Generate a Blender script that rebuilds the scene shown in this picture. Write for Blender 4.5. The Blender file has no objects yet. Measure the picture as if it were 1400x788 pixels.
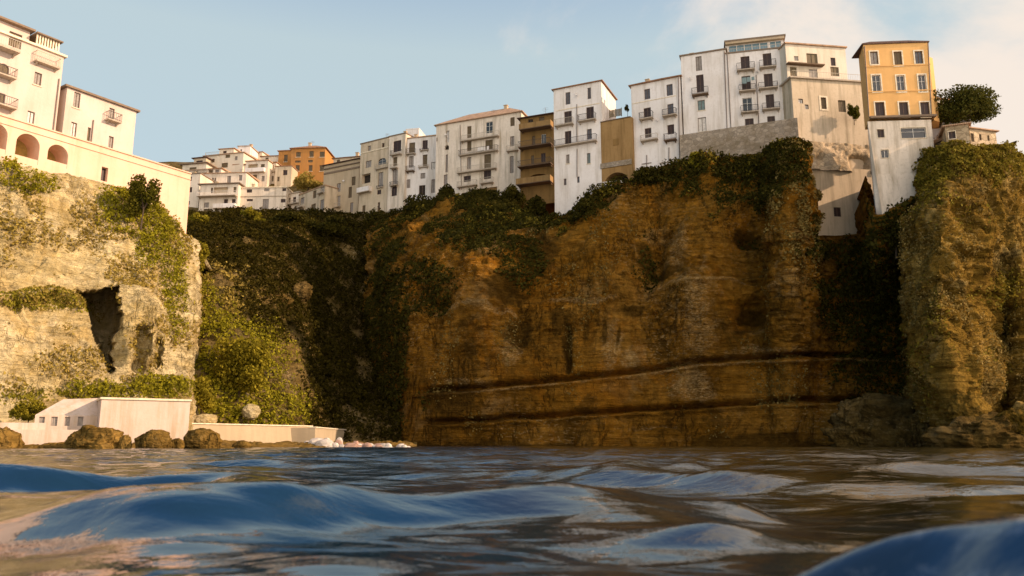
import bpy, math, random
import numpy as np
from mathutils import Vector, Matrix

# ------------------------------------------------------------------ basics
random.seed(11)
RNG = np.random.default_rng(11)
SC = bpy.context.scene
COL = SC.collection
F, HZ, CH = 1089.0, 606.0, 0.45            # focal length and horizon row (photo pixels), camera height
TH = math.atan((HZ - 394.0) / F)
CT, ST = math.cos(TH), math.sin(TH)

def ray(px, py):
    xc = (px - 700.0) / F
    yc = (394.0 - py) / F
    return xc, CT - yc * ST, ST + yc * CT

def P(px, py, Y):
    x, y, z = ray(px, py)
    k = Y / y
    return Vector((x * k, Y, CH + z * k))

def Yfor(px, py, z):
    x, y, zz = ray(px, py)
    return (z - CH) * y / zz

def PA(px, py, Y):                          # the same for arrays
    xc = (px - 700.0) / F
    yc = (394.0 - py) / F
    dy = CT - yc * ST
    dz = ST + yc * CT
    k = Y / dy
    return np.stack([xc * k, Y, CH + dz * k], -1)

# ------------------------------------------------------------------ noise
def _h(ix, iy, iz, seed):
    n = (ix * 374761393 + iy * 668265263 + iz * 2147483647 + seed * 1274126177) & 0xFFFFFFFF
    n = ((n ^ (n >> 13)) * 1274126177) & 0xFFFFFFFF
    n = ((n ^ (n >> 16)) * 2246822519) & 0xFFFFFFFF
    return ((n ^ (n >> 15)) & 0xFFFFFF) / float(0xFFFFFF)

def vnoise(p, seed=0):
    p = np.asarray(p, dtype=np.float64)
    i = np.floor(p).astype(np.int64)
    f = p - i
    w = f * f * f * (f * (f * 6 - 15) + 10)
    r = 0
    for dx in (0, 1):
        wx = w[..., 0] if dx else 1 - w[..., 0]
        for dy in (0, 1):
            wy = w[..., 1] if dy else 1 - w[..., 1]
            for dz in (0, 1):
                wz = w[..., 2] if dz else 1 - w[..., 2]
                r = r + wx * wy * wz * _h(i[..., 0] + dx, i[..., 1] + dy, i[..., 2] + dz, seed)
    return r * 2 - 1

def fbm(p, octaves=4, seed=0, gain=0.5):
    p = np.asarray(p, dtype=np.float64)
    a, r, t = 1.0, 0, 0
    for o in range(octaves):
        r = r + a * vnoise(p * (2.03 ** o) + 17.3 * o, seed + o)
        t += a
        a *= gain
    return r / t

def ridged(p, octaves=4, seed=0):
    p = np.asarray(p, dtype=np.float64)
    a, r, t = 1.0, 0, 0
    for o in range(octaves):
        r = r + a * (1 - 2 * np.abs(vnoise(p * (2.1 ** o) + 9.1 * o, seed + o)))
        t += a
        a *= 0.5
    return r / t

def cells(p, seed=0):
    """blocky cell noise: one random value per Voronoi cell"""
    p = np.asarray(p, dtype=np.float64)
    i = np.floor(p).astype(np.int64)
    best = np.full(p.shape[:-1], 1e9)
    val = np.zeros(p.shape[:-1])
    for dx in (-1, 0, 1):
        for dy in (-1, 0, 1):
            for dz in (-1, 0, 1):
                c = i + np.array([dx, dy, dz])
                q = np.stack([_h(c[..., 0], c[..., 1], c[..., 2], seed + k) for k in range(3)], -1)
                d = ((c + q - p) ** 2).sum(-1)
                m = d < best
                best = np.where(m, d, best)
                val = np.where(m, q[..., 0] * 2 - 1, val)
    return val

def sstep(a, b, x):
    t = np.clip((x - a) / (b - a), 0, 1)
    return t * t * (3 - 2 * t)

# ------------------------------------------------------------------ objects
def fast_mesh(name, verts, faces, mat=None, smooth=False):
    verts = np.ascontiguousarray(verts, dtype=np.float32).reshape(-1, 3)
    faces = np.ascontiguousarray(faces, dtype=np.int32)
    k = faces.shape[1]
    me = bpy.data.meshes.new(name)
    me.vertices.add(len(verts))
    me.vertices.foreach_set('co', verts.ravel())
    me.loops.add(faces.size)
    me.loops.foreach_set('vertex_index', faces.ravel())
    me.polygons.add(len(faces))
    me.polygons.foreach_set('loop_start', np.arange(0, faces.size, k, dtype=np.int32))
    me.polygons.foreach_set('loop_total', np.full(len(faces), k, dtype=np.int32))
    if smooth:
        me.polygons.foreach_set('use_smooth', np.ones(len(faces), dtype=bool))
    me.update(calc_edges=True)
    if mat:
        me.materials.append(mat)
    return me

def link(name, me, parent=None):
    o = bpy.data.objects.new(name, me)
    COL.objects.link(o)
    if parent is not None:
        o.parent = parent
    return o

def tag(o, label, cat, group=None, kind=None):
    o['label'] = label
    o['category'] = cat
    if group:
        o['group'] = group
    if kind:
        o['kind'] = kind
    return o

def struct(o):
    o['kind'] = 'structure'
    return o

def empty(name, loc, rz=0.0):
    o = bpy.data.objects.new(name, None)
    COL.objects.link(o)
    o.location = loc
    o.rotation_euler = (0, 0, rz)
    o.empty_display_size = 0.5
    return o

class MB:                                   # collects boxes, bars and polygons for ONE mesh
    def __init__(self):
        self.v, self.f = [], []
    def poly(self, pts):
        n = len(self.v)
        self.v += [tuple(p) for p in pts]
        self.f.append(tuple(range(n, n + len(pts))))
    def box(self, x0, x1, y0, y1, z0, z1):
        n = len(self.v)
        self.v += [(x0, y0, z0), (x1, y0, z0), (x1, y1, z0), (x0, y1, z0),
                   (x0, y0, z1), (x1, y0, z1), (x1, y1, z1), (x0, y1, z1)]
        for q in ((0, 3, 2, 1), (4, 5, 6, 7), (0, 1, 5, 4), (1, 2, 6, 5), (2, 3, 7, 6), (3, 0, 4, 7)):
            self.f.append(tuple(n + i for i in q))
    def tube(self, a, b, r0, r1=None, n=7, caps=True):
        r1 = r0 if r1 is None else r1
        a, b = Vector(a), Vector(b)
        d = (b - a).normalized()
        t = d.orthogonal().normalized()
        s = d.cross(t)
        i0 = len(self.v)
        for c, r in ((a, r0), (b, r1)):
            for k in range(n):
                an = 2 * math.pi * k / n
                self.v.append(tuple(c + t * (r * math.cos(an)) + s * (r * math.sin(an))))
        for k in range(n):
            k2 = (k + 1) % n
            self.f.append((i0 + k, i0 + k2, i0 + n + k2, i0 + n + k))
        if caps:
            self.f.append(tuple(i0 + k for k in reversed(range(n))))
            self.f.append(tuple(i0 + n + k for k in range(n)))
    def build(self, name, mat, parent=None, smooth=False):
        me = bpy.data.meshes.new(name)
        me.from_pydata(self.v, [], self.f)
        me.update()
        if smooth:
            for p in me.polygons:
                p.use_smooth = True
        me.materials.append(mat)
        return link(name, me, parent)

# ------------------------------------------------------------------ materials
def newmat(name):
    m = bpy.data.materials.new(name)
    m.use_nodes = True
    nt = m.node_tree
    nt.nodes.clear()
    out = nt.nodes.new('ShaderNodeOutputMaterial')
    b = nt.nodes.new('ShaderNodeBsdfPrincipled')
    nt.links.new(b.outputs[0], out.inputs[0])
    return m, nt, b, out

def N(nt, kind, **kw):
    n = nt.nodes.new(kind)
    for k, v in kw.items():
        setattr(n, k, v)
    return n

def noise(nt, vec, scale, detail=5, rough=0.55, dist=0.0):
    n = nt.nodes.new('ShaderNodeTexNoise')
    n.inputs['Scale'].default_value = scale
    n.inputs['Detail'].default_value = detail
    n.inputs['Roughness'].default_value = rough
    n.inputs['Distortion'].default_value = dist
    if vec is not None:
        nt.links.new(vec, n.inputs['Vector'])
    return n.outputs['Fac']

def mapping(nt, vec, scale, rot=(0, 0, 0), loc=(0, 0, 0)):
    n = nt.nodes.new('ShaderNodeMapping')
    n.inputs['Scale'].default_value = scale
    n.inputs['Rotation'].default_value = rot
    n.inputs['Location'].default_value = loc
    nt.links.new(vec, n.inputs['Vector'])
    return n.outputs[0]

def ramp(nt, fac, stops, interp='LINEAR'):
    n = nt.nodes.new('ShaderNodeValToRGB')
    n.color_ramp.interpolation = interp
    e = n.color_ramp.elements
    while len(e) < len(stops):
        e.new(0.5)
    for el, (pos, c) in zip(e, stops):
        el.position = pos
        c = (c, c, c) if not hasattr(c, '__len__') else c
        el.color = (c[0], c[1], c[2], 1)
    nt.links.new(fac, n.inputs[0])
    return n.outputs[0]

def mix(nt, fac, a, b, mode='MIX'):
    n = nt.nodes.new('ShaderNodeMix')
    n.data_type = 'RGBA'
    n.blend_type = mode
    n.clamp_result = False
    for sock, val in ((n.inputs[0], fac), (n.inputs[6], a), (n.inputs[7], b)):
        if hasattr(val, 'is_linked'):
            nt.links.new(val, sock)
        elif hasattr(val, '__len__'):
            sock.default_value = (val[0], val[1], val[2], 1)
        else:
            sock.default_value = val
    return n.outputs[2]

def math_n(nt, op, a, b=None, clamp=False):
    n = nt.nodes.new('ShaderNodeMath')
    n.operation = op
    n.use_clamp = clamp
    for i, val in enumerate((a, b)):
        if val is None:
            continue
        if hasattr(val, 'is_linked'):
            nt.links.new(val, n.inputs[i])
        else:
            n.inputs[i].default_value = val
    return n.outputs[0]

def bump(nt, b, h, strength=0.5, dist=0.1, normal=None):
    n = nt.nodes.new('ShaderNodeBump')
    n.inputs['Strength'].default_value = strength
    n.inputs['Distance'].default_value = dist
    nt.links.new(h, n.inputs['Height'])
    if normal is not None:
        nt.links.new(normal, n.inputs['Normal'])
    if b is not None:
        nt.links.new(n.outputs[0], b.inputs['Normal'])
    return n.outputs[0]

def pos(nt):
    return nt.nodes.new('ShaderNodeNewGeometry').outputs['Position']

def plaster(name, col, grime=0.5, stain=(0.32, 0.25, 0.16)):
    m, nt, b, o = newmat(name)
    p = pos(nt)
    big = noise(nt, p, 0.23, 6, 0.6)
    streak = noise(nt, mapping(nt, p, (1.1, 1.1, 0.10)), 1.0, 6, 0.65)
    fine = noise(nt, p, 2.6, 6, 0.7)
    c = mix(nt, ramp(nt, big, [(0.35, 0.0), (0.7, 1.0)]), col, [k * f for k, f in zip(col, (0.86, 0.84, 0.80))])
    k = math_n(nt, 'MULTIPLY', ramp(nt, streak, [(0.48, 0.0), (0.70, 1.0)]), grime)
    c = mix(nt, k, c, stain)
    k2 = math_n(nt, 'MULTIPLY', ramp(nt, fine, [(0.52, 0.0), (0.75, 1.0)]), grime * 0.55)
    c = mix(nt, k2, c, [s * 1.2 for s in stain])
    nt.links.new(c, b.inputs['Base Color'])
    b.inputs['Roughness'].default_value = 0.92
    b.inputs['Specular IOR Level'].default_value = 0.2
    bump(nt, b, noise(nt, p, 3.0, 7, 0.65), 0.35, 0.06)
    return m

def masonry(name, col, scale=1.6):
    m, nt, b, o = newmat(name)
    p = pos(nt)
    v = nt.nodes.new('ShaderNodeTexVoronoi')
    v.inputs['Scale'].default_value = scale
    nt.links.new(mapping(nt, p, (1, 1, 1.5)), v.inputs['Vector'])
    e = nt.nodes.new('ShaderNodeTexVoronoi')
    e.feature = 'DISTANCE_TO_EDGE'
    e.inputs['Scale'].default_value = scale
    nt.links.new(mapping(nt, p, (1, 1, 1.5)), e.inputs['Vector'])
    c = ramp(nt, v.outputs['Color'], [(0.1, [k * 0.72 for k in col]), (0.9, [k * 1.2 for k in col])])
    joint = ramp(nt, e.outputs['Distance'], [(0.02, 1.0), (0.09, 0.0)])
    c = mix(nt, math_n(nt, 'MULTIPLY', joint, 0.6), c, [k * 0.55 for k in col])
    big = ramp(nt, noise(nt, p, 0.35, 7, 0.65), [(0.42, 0.0), (0.64, 1.0)])
    c = mix(nt, math_n(nt, 'MULTIPLY', big, 0.6), c, (0.17, 0.12, 0.06))
    nt.links.new(c, b.inputs['Base Color'])
    b.inputs['Roughness'].default_value = 0.95
    b.inputs['Specular IOR Level'].default_value = 0.05
    bump(nt, b, math_n(nt, 'ADD', math_n(nt, 'MULTIPLY', joint, -0.5), noise(nt, p, 4, 6)), 0.7, 0.08)
    return m

def simple(name, col, rough=0.7, metal=0.0, vary=0.2, scale=3.0):
    m, nt, b, o = newmat(name)
    p = pos(nt)
    c = mix(nt, ramp(nt, noise(nt, p, scale, 4), [(0.3, 0.0), (0.7, 1.0)]), [k * (1 - vary) for k in col], [k * (1 + vary) for k in col])
    nt.links.new(c, b.inputs['Base Color'])
    b.inputs['Roughness'].default_value = rough
    b.inputs['Metallic'].default_value = metal
    return m

def glassy(name, col):
    m, nt, b, o = newmat(name)
    b.inputs['Base Color'].default_value = (*col, 1)
    b.inputs['Roughness'].default_value = 0.08
    b.inputs['Specular IOR Level'].default_value = 0.6
    bump(nt, b, noise(nt, pos(nt), 1.5, 2), 0.1, 0.02)
    return m

def tilemat(name, col):
    m, nt, b, o = newmat(name)
    tc = nt.nodes.new('ShaderNodeTexCoord').outputs['Object']
    w = nt.nodes.new('ShaderNodeTexWave')
    w.inputs['Scale'].default_value = 1.6
    w.inputs['Distortion'].default_value = 0.6
    w.inputs['Detail'].default_value = 2
    nt.links.new(tc, w.inputs['Vector'])
    n1 = noise(nt, tc, 1.3, 5, 0.7)
    c = mix(nt, ramp(nt, n1, [(0.3, 0.0), (0.7, 1.0)]), [k * 0.6 for k in col], [k * 1.3 for k in col])
    nt.links.new(c, b.inputs['Base Color'])
    b.inputs['Roughness'].default_value = 0.9
    bump(nt, b, w.outputs['Fac'], 0.6, 0.08)
    return m

def rockmat(name, stops, dark, pale, strata=0.5, palek=0.5, bumpd=0.9, rustc=None, attrs=False, lines=1.0):
    """stops = three base tones, dark = stains and painted hollow shade, pale = bare fresh stone"""
    m, nt, b, o = newmat(name)
    p = pos(nt)
    big = noise(nt, p, 0.075, 7, 0.62, 0.6)
    c = ramp(nt, big, [(0.32, stops[0]), (0.5, stops[1]), (0.68, stops[2])])
    lay = noise(nt, mapping(nt, p, (0.05, 0.05, 0.9), (0, 0.03, 0)), 1.0, 6, 0.7, 0.4)
    c = mix(nt, math_n(nt, 'MULTIPLY', ramp(nt, lay, [(0.42, 0.0), (0.7, 1.0)]), strata), c, stops[2])
    vert = noise(nt, mapping(nt, p, (0.22, 0.22, 0.035)), 1.0, 6, 0.62, 0.5)
    c = mix(nt, math_n(nt, 'MULTIPLY', ramp(nt, vert, [(0.5, 0.0), (0.66, 1.0)]), 0.75), c, dark)
    spot = noise(nt, p, 0.16, 9, 0.72, 0.3)
    c = mix(nt, math_n(nt, 'MULTIPLY', ramp(nt, spot, [(0.54, 0.0), (0.66, 1.0)]), palek), c, pale)
    rust = noise(nt, mapping(nt, p, (1, 1, 0.7), (0, 0, 0), (31, 7, 3)), 0.13, 8, 0.7, 0.8)
    c = mix(nt, math_n(nt, 'MULTIPLY', ramp(nt, rust, [(0.53, 0.0), (0.60, 1.0)]), 0.6), c, stops[1] if rustc is None else rustc)
    damp_shade = noise(nt, mapping(nt, p, (1, 1, 0.6), (0, 0, 0), (3, 57, 11)), 0.21, 10, 0.74, 0.9)
    c = mix(nt, math_n(nt, 'MULTIPLY', ramp(nt, damp_shade, [(0.55, 0.0), (0.60, 1.0)]), 0.7), c, dark)
    zone = ramp(nt, noise(nt, p, 0.07, 3, 0.5), [(0.46, 0.0), (0.62, 1.0)])
    speck = ramp(nt, noise(nt, mapping(nt, p, (1, 1, 2.2)), 1.9, 3, 0.6), [(0.57, 0.0), (0.64, 1.0)])
    c = mix(nt, math_n(nt, 'MULTIPLY', math_n(nt, 'MULTIPLY', speck, zone), 0.65), c, pale)
    fine = ramp(nt, noise(nt, mapping(nt, p, (0.16, 0.16, 3.0), (0, 0.035, 0)), 1.0, 5, 0.65, 0.3), [(0.50, 0.0), (0.60, 1.0)])
    c = mix(nt, math_n(nt, 'MULTIPLY', fine, 0.30 * lines), c, [k * 0.55 for k in stops[0]])
    cr1 = noise(nt, mapping(nt, p, (0.55, 0.55, 0.10)), 1.0, 4, 0.55, 0.8)
    crack = ramp(nt, math_n(nt, 'ABSOLUTE', math_n(nt, 'SUBTRACT', cr1, 0.5)), [(0.004, 1.0), (0.022, 0.0)])
    cr2 = noise(nt, mapping(nt, p, (0.35, 0.35, 0.8), (0, 0.05, 0), (7, 3, 1)), 1.0, 5, 0.6, 0.6)
    crack2 = ramp(nt, math_n(nt, 'ABSOLUTE', math_n(nt, 'SUBTRACT', cr2, 0.5)), [(0.003, 1.0), (0.014, 0.0)])
    gate = ramp(nt, noise(nt, p, 0.11, 3, 0.5), [(0.45, 0.0), (0.58, 1.0)])
    crk = math_n(nt, 'MULTIPLY', math_n(nt, 'MAXIMUM', crack, math_n(nt, 'MULTIPLY', crack2, 0.8)), gate)
    c = mix(nt, math_n(nt, 'MULTIPLY', crk, 0.7 * lines), c, [k * 0.5 for k in dark])
    if attrs:
        peb = ramp(nt, noise(nt, mapping(nt, p, (1, 1, 2.6)), 2.6, 4, 0.7), [(0.47, 0.12), (0.60, 1.0)])
        for an, tone, k in (('bare', pale, 0.8), ('damp_shade', dark, 0.85)):
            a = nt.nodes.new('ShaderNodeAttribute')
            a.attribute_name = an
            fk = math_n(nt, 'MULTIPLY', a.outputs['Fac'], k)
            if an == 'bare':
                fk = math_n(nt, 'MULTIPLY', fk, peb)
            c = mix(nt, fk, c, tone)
    grain = noise(nt, p, 0.9, 10, 0.75)
    c = mix(nt, 0.85, c, ramp(nt, grain, [(0.3, 0.5), (0.5, 0.95), (0.7, 1.55)]), 'MULTIPLY')
    nt.links.new(c, b.inputs['Base Color'])
    b.inputs['Roughness'].default_value = 0.95
    b.inputs['Specular IOR Level'].default_value = 0.03
    h = math_n(nt, 'ADD', noise(nt, p, 0.9, 10, 0.72), math_n(nt, 'MULTIPLY', lay, 0.35))
    h = math_n(nt, 'SUBTRACT', h, math_n(nt, 'ADD', math_n(nt, 'MULTIPLY', crk, 0.35), math_n(nt, 'MULTIPLY', fine, 0.12)))
    bump(nt, b, h, 0.9, bumpd)
    return m

def leafmat(name, a, bcol, trans=0.3):
    m, nt, b, o = newmat(name)
    g = nt.nodes.new('ShaderNodeNewGeometry')
    clump = noise(nt, g.outputs['Position'], 0.35, 4, 0.6)
    f = math_n(nt, 'ADD', math_n(nt, 'MULTIPLY', g.outputs['Random Per Island'], 0.55), math_n(nt, 'MULTIPLY', clump, 0.6))
    c = ramp(nt, f, [(0.2, a), (0.85, bcol)])
    nt.links.new(c, b.inputs['Base Color'])
    b.inputs['Roughness'].default_value = 0.7
    b.inputs['Specular IOR Level'].default_value = 0.06
    t = nt.nodes.new('ShaderNodeBsdfTranslucent')
    nt.links.new(c, t.inputs[0])
    mx = nt.nodes.new('ShaderNodeMixShader')
    mx.inputs[0].default_value = trans
    nt.links.new(b.outputs[0], mx.inputs[1])
    nt.links.new(t.outputs[0], mx.inputs[2])
    nt.links.new(mx.outputs[0], o.inputs[0])
    return m

M = {}
M['white'] = plaster('white_plaster', (0.80, 0.74, 0.68), 0.5)
M['white_old'] = plaster('old_white_plaster', (0.78, 0.67, 0.54), 0.8)
M['cream'] = plaster('cream_plaster', (0.74, 0.64, 0.50), 0.35)
M['cream_old'] = plaster('old_cream_plaster', (0.62, 0.50, 0.35), 0.95)
M['beige'] = plaster('beige_plaster', (0.52, 0.40, 0.26), 0.6)
M['tower'] = plaster('tower_render', (0.58, 0.46, 0.31), 0.9)
M['ochre'] = plaster('ochre_plaster', (0.34, 0.205, 0.08), 0.8, (0.16, 0.09, 0.03))
M['brown'] = plaster('brown_plaster', (0.26, 0.15, 0.05), 0.6, (0.10, 0.06, 0.02))
M['orange'] = plaster('orange_plaster', (0.74, 0.42, 0.15), 0.3, (0.5, 0.28, 0.1))
M['terracotta'] = plaster('terracotta_plaster', (0.48, 0.22, 0.06), 0.4, (0.25, 0.14, 0.06))
M['grey_stone'] = masonry('grey_masonry', (0.38, 0.31, 0.23))
M['bastion'] = plaster('bastion_plaster', (0.78, 0.52, 0.37), 0.4, (0.46, 0.31, 0.16))
M['leftwhite'] = plaster('warm_white_plaster', (0.63, 0.50, 0.42), 0.3)
M['boathouse'] = plaster('boathouse_plaster', (0.62, 0.50, 0.41), 0.75, (0.40, 0.29, 0.17))
M['cream_pale'] = plaster('pale_cream_plaster', (0.76, 0.65, 0.52), 0.6)
M['quay'] = plaster('quay_concrete', (0.46, 0.36, 0.23), 0.5)
M['tile'] = tilemat('roof_tile', (0.30, 0.15, 0.07))
M['tile_dark'] = tilemat('dark_roof_tile', (0.10, 0.05, 0.03))
M['tile_pale'] = tilemat('pale_roof_tile', (0.42, 0.26, 0.15))
M['cornice'] = simple('cornice_stone', (0.20, 0.14, 0.09), 0.9)
M['trim'] = simple('cream_trim', (0.72, 0.60, 0.42), 0.85)
M['sh_brown'] = simple('brown_shutter_paint', (0.035, 0.016, 0.012), 0.6)
M['sh_grey'] = simple('grey_shutter_paint', (0.30, 0.26, 0.22), 0.7)
M['sh_olive'] = simple('olive_shutter_paint', (0.13, 0.09, 0.04), 0.7)
M['sh_teal'] = simple('teal_shutter_paint', (0.16, 0.22, 0.21), 0.6)
M['sh_white'] = simple('white_shutter_paint', (0.62, 0.57, 0.50), 0.6)
M['sh_bluegrey'] = simple('blue_grey_shutter_paint', (0.10, 0.10, 0.11), 0.6)
M['frame'] = simple('brown_wood_frame', (0.12, 0.07, 0.04), 0.6)
M['frame_white'] = simple('white_wood_frame', (0.65, 0.6, 0.52), 0.5)
M['glass'] = glassy('window_glass', (0.025, 0.03, 0.035))
M['bluepane'] = glassy('blue_tinted_glass', (0.16, 0.25, 0.29))
M['iron'] = simple('iron_railing', (0.06, 0.045, 0.035), 0.6, 0.3)
M['iron_pale'] = simple('pale_iron_railing', (0.45, 0.38, 0.28), 0.6)
M['slab'] = simple('balcony_slab', (0.42, 0.34, 0.25), 0.9)
M['slab_dark'] = simple('dark_balcony_slab', (0.14, 0.085, 0.045), 0.9)
M['pipe'] = simple('drainpipe_metal', (0.16, 0.11, 0.08), 0.6)
M['dark'] = simple('dark_interior', (0.03, 0.02, 0.012), 0.95)
M['vault'] = simple('vault_plaster', (0.44, 0.30, 0.08), 0.95)
M['bark'] = simple('bark', (0.07, 0.045, 0.025), 0.95)
M['rock_left'] = rockmat('pale_cliff_rock', [(0.46, 0.34, 0.13), (0.60, 0.48, 0.24), (0.70, 0.59, 0.36)], (0.34, 0.24, 0.08), (0.72, 0.60, 0.39), 0.5, 0.6, 0.9, (0.52, 0.36, 0.13), False, 0.4)
M['rock_main'] = rockmat('brown_cliff_rock', [(0.18, 0.080, 0.007), (0.275, 0.122, 0.011), (0.35, 0.178, 0.030)], (0.088, 0.045, 0.007), (0.46, 0.31, 0.13), 0.6, 0.35, 1.4, (0.33, 0.128, 0.009), True)
M['rock_right'] = rockmat('ochre_crag_rock', [(0.16, 0.088, 0.011), (0.25, 0.145, 0.021), (0.37, 0.235, 0.055)], (0.065, 0.040, 0.007), (0.56, 0.40, 0.15), 0.3, 0.6, 1.4)
M['rock_foot'] = rockmat('dark_foot_rock', [(0.11, 0.066, 0.014), (0.16, 0.10, 0.026), (0.21, 0.14, 0.05)], (0.055, 0.036, 0.010), (0.30, 0.21, 0.09), 0.2, 0.5, 0.9)
M['rubble_wall'] = masonry('rubble_masonry', (0.50, 0.38, 0.24), 1.3)
M['soil'] = rockmat('valley_soil', [(0.09, 0.060, 0.016), (0.15, 0.10, 0.03), (0.22, 0.15, 0.06)], (0.06, 0.05, 0.014), (0.40, 0.31, 0.17), 0.2, 0.35, 0.6)
M['boulder'] = rockmat('wet_boulder_rock', [(0.15, 0.088, 0.018), (0.22, 0.13, 0.03), (0.29, 0.18, 0.05)], (0.08, 0.05, 0.012), (0.34, 0.23, 0.09), 0.1, 0.3, 0.25)
M['rubble'] = simple('pale_rubble', (0.50, 0.44, 0.37), 0.9, 0, 0.35, 2.0)
M['rubble_pink'] = simple('pinkish_rubble', (0.34, 0.21, 0.15), 0.9, 0, 0.3, 2.0)
M['leaf_sun'] = leafmat('olive_green_leaves', (0.085, 0.072, 0.004), (0.31, 0.25, 0.02))
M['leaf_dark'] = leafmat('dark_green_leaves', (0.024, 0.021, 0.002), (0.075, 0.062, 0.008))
M['leaf_shade'] = leafmat('painted_shade_leaves', (0.018, 0.014, 0.001), (0.050, 0.038, 0.003))  # darker leaf copy, the ravine's shade put into its colour
M['leaf_dry'] = leafmat('dry_olive_leaves', (0.15, 0.105, 0.014), (0.42, 0.31, 0.07))
M['leaf_gold'] = leafmat('golden_dry_leaves', (0.08, 0.052, 0.008), (0.34, 0.24, 0.07))
M['leaf_crag'] = leafmat('brownish_olive_leaves', (0.070, 0.052, 0.004), (0.28, 0.21, 0.025))
M['leaf_fresh'] = leafmat('fresh_yellow_green_leaves', (0.10, 0.095, 0.004), (0.36, 0.31, 0.02))
M['leaf_deep'] = leafmat('deep_green_leaves', (0.035, 0.034, 0.003), (0.14, 0.125, 0.012))
M['grass'] = leafmat('grass_blades', (0.14, 0.12, 0.008), (0.30, 0.26, 0.03))
M['pine'] = leafmat('pine_needles', (0.030, 0.034, 0.005), (0.11, 0.10, 0.016))

# ------------------------------------------------------------------ cliffs
def catmull(a, n):
    """a: (K, ...) control values -> (n, ...) smooth values"""
    K = len(a)
    t = np.linspace(0, K - 1, n)
    i = np.clip(np.floor(t).astype(int), 0, K - 2)
    f = (t - i).reshape((-1,) + (1,) * (a.ndim - 1))
    p0, p1, p2, p3 = a[np.clip(i - 1, 0, K - 1)], a[i], a[i + 1], a[np.clip(i + 2, 0, K - 1)]
    lin = p1 + (p2 - p1) * f
    cr = 0.5 * ((2 * p1) + (p2 - p0) * f + (2 * p0 - 5 * p1 + 4 * p2 - p3) * f * f + (3 * p1 - p0 - 3 * p2 + p3) * f ** 3)
    return 0.35 * lin + 0.65 * cr

def grid_normals(p):
    du = np.gradient(p, axis=1)
    dv = np.gradient(p, axis=0)
    n = np.cross(du, dv)
    l = np.linalg.norm(n, axis=-1, keepdims=True)
    n = n / np.maximum(l, 1e-9)
    return n

def grid_faces(nv, nu):
    i = np.arange(nv * nu).reshape(nv, nu)
    return np.stack([i[:-1, :-1], i[:-1, 1:], i[1:, 1:], i[1:, :-1]], -1).reshape(-1, 4)

def patch(name, cols, nu, nv, mat, disp, back=((6, 0.2), (60, 1.0)), carve=None):
    """cols: columns of (px, py, Y) from the waterline up; disp(world, px, py) -> metres outwards"""
    c = np.array(cols, dtype=float)                      # C, R, 3
    d = catmull(np.swapaxes(catmull(c, nu), 0, 1), nv)   # nv, nu, 3
    w = PA(d[..., 0], d[..., 1], d[..., 2])
    n = grid_normals(w)
    w2 = w + n * disp(w, d[..., 0], d[..., 1])[..., None]
    if carve is not None:
        ry = w2 - np.array([0, 0, CH])
        ry /= np.linalg.norm(ry, axis=-1, keepdims=True)
        w2 = w2 + ry * carve(d[..., 0], d[..., 1])[..., None]
    n2 = grid_normals(w2)
    rows = [w2]
    for dy, dz in back:
        r = w2[-1:].copy()
        r[..., 1] += dy
        r[..., 2] += dz - 0.2
        r[..., 0] *= 1 + dy / 150.0
        rows.append(r)
    full = np.concatenate(rows, 0)
    me = fast_mesh(name, full, grid_faces(full.shape[0], nu), mat, smooth=True)
    o = struct(link(name, me))
    return dict(w=w2, n=n2, px=d[..., 0], py=d[..., 1], o=o)

def rock_disp(seed, amp=1.0, strata=0.25):
    def f(w, px, py):
        d = 1.5 * ridged(w * np.array([0.085, 0.085, 0.05]), 4, seed)
        d += 0.75 * fbm(w * 0.33, 4, seed + 20)
        d += 0.35 * ridged(w * 0.9, 3, seed + 40)
        d += 0.42 * cells(w * np.array([0.30, 0.30, 0.42]) + 0.25 * fbm(w * 0.5, 2, seed + 5)[..., None], seed + 80)
        d += 0.20 * cells(w * np.array([0.85, 0.85, 1.2]) + 0.25 * fbm(w * 1.1, 2, seed + 6)[..., None], seed + 90)
        s = w[..., 2] + 0.05 * w[..., 0] + 0.8 * fbm(w * 0.08, 2, seed + 60)
        d += strata * ((s / 1.7) % 1.0) ** 2 * (0.6 + 0.6 * vnoise(w * 0.1, seed + 70))
        d += 0.6 * strata * ((s / 0.62) % 1.0) ** 2 * np.clip(0.4 + 1.2 * vnoise(w * 0.13, seed + 71), 0, 1)
        return d * amp
    return f

def poly_y(px, pts):
    xs = [p[0] for p in pts]
    ys = [p[1] for p in pts]
    return np.interp(px, xs, ys)

BAND_A = [(560, 537), (640, 530), (700, 525), (790, 517), (860, 510), (940, 497), (1000, 492), (1100, 486), (1225, 487)]
BAND_B = [(560, 580), (700, 571), (790, 566), (860, 562), (920, 557), (1000, 553), (1060, 549), (1180, 545)]

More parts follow.
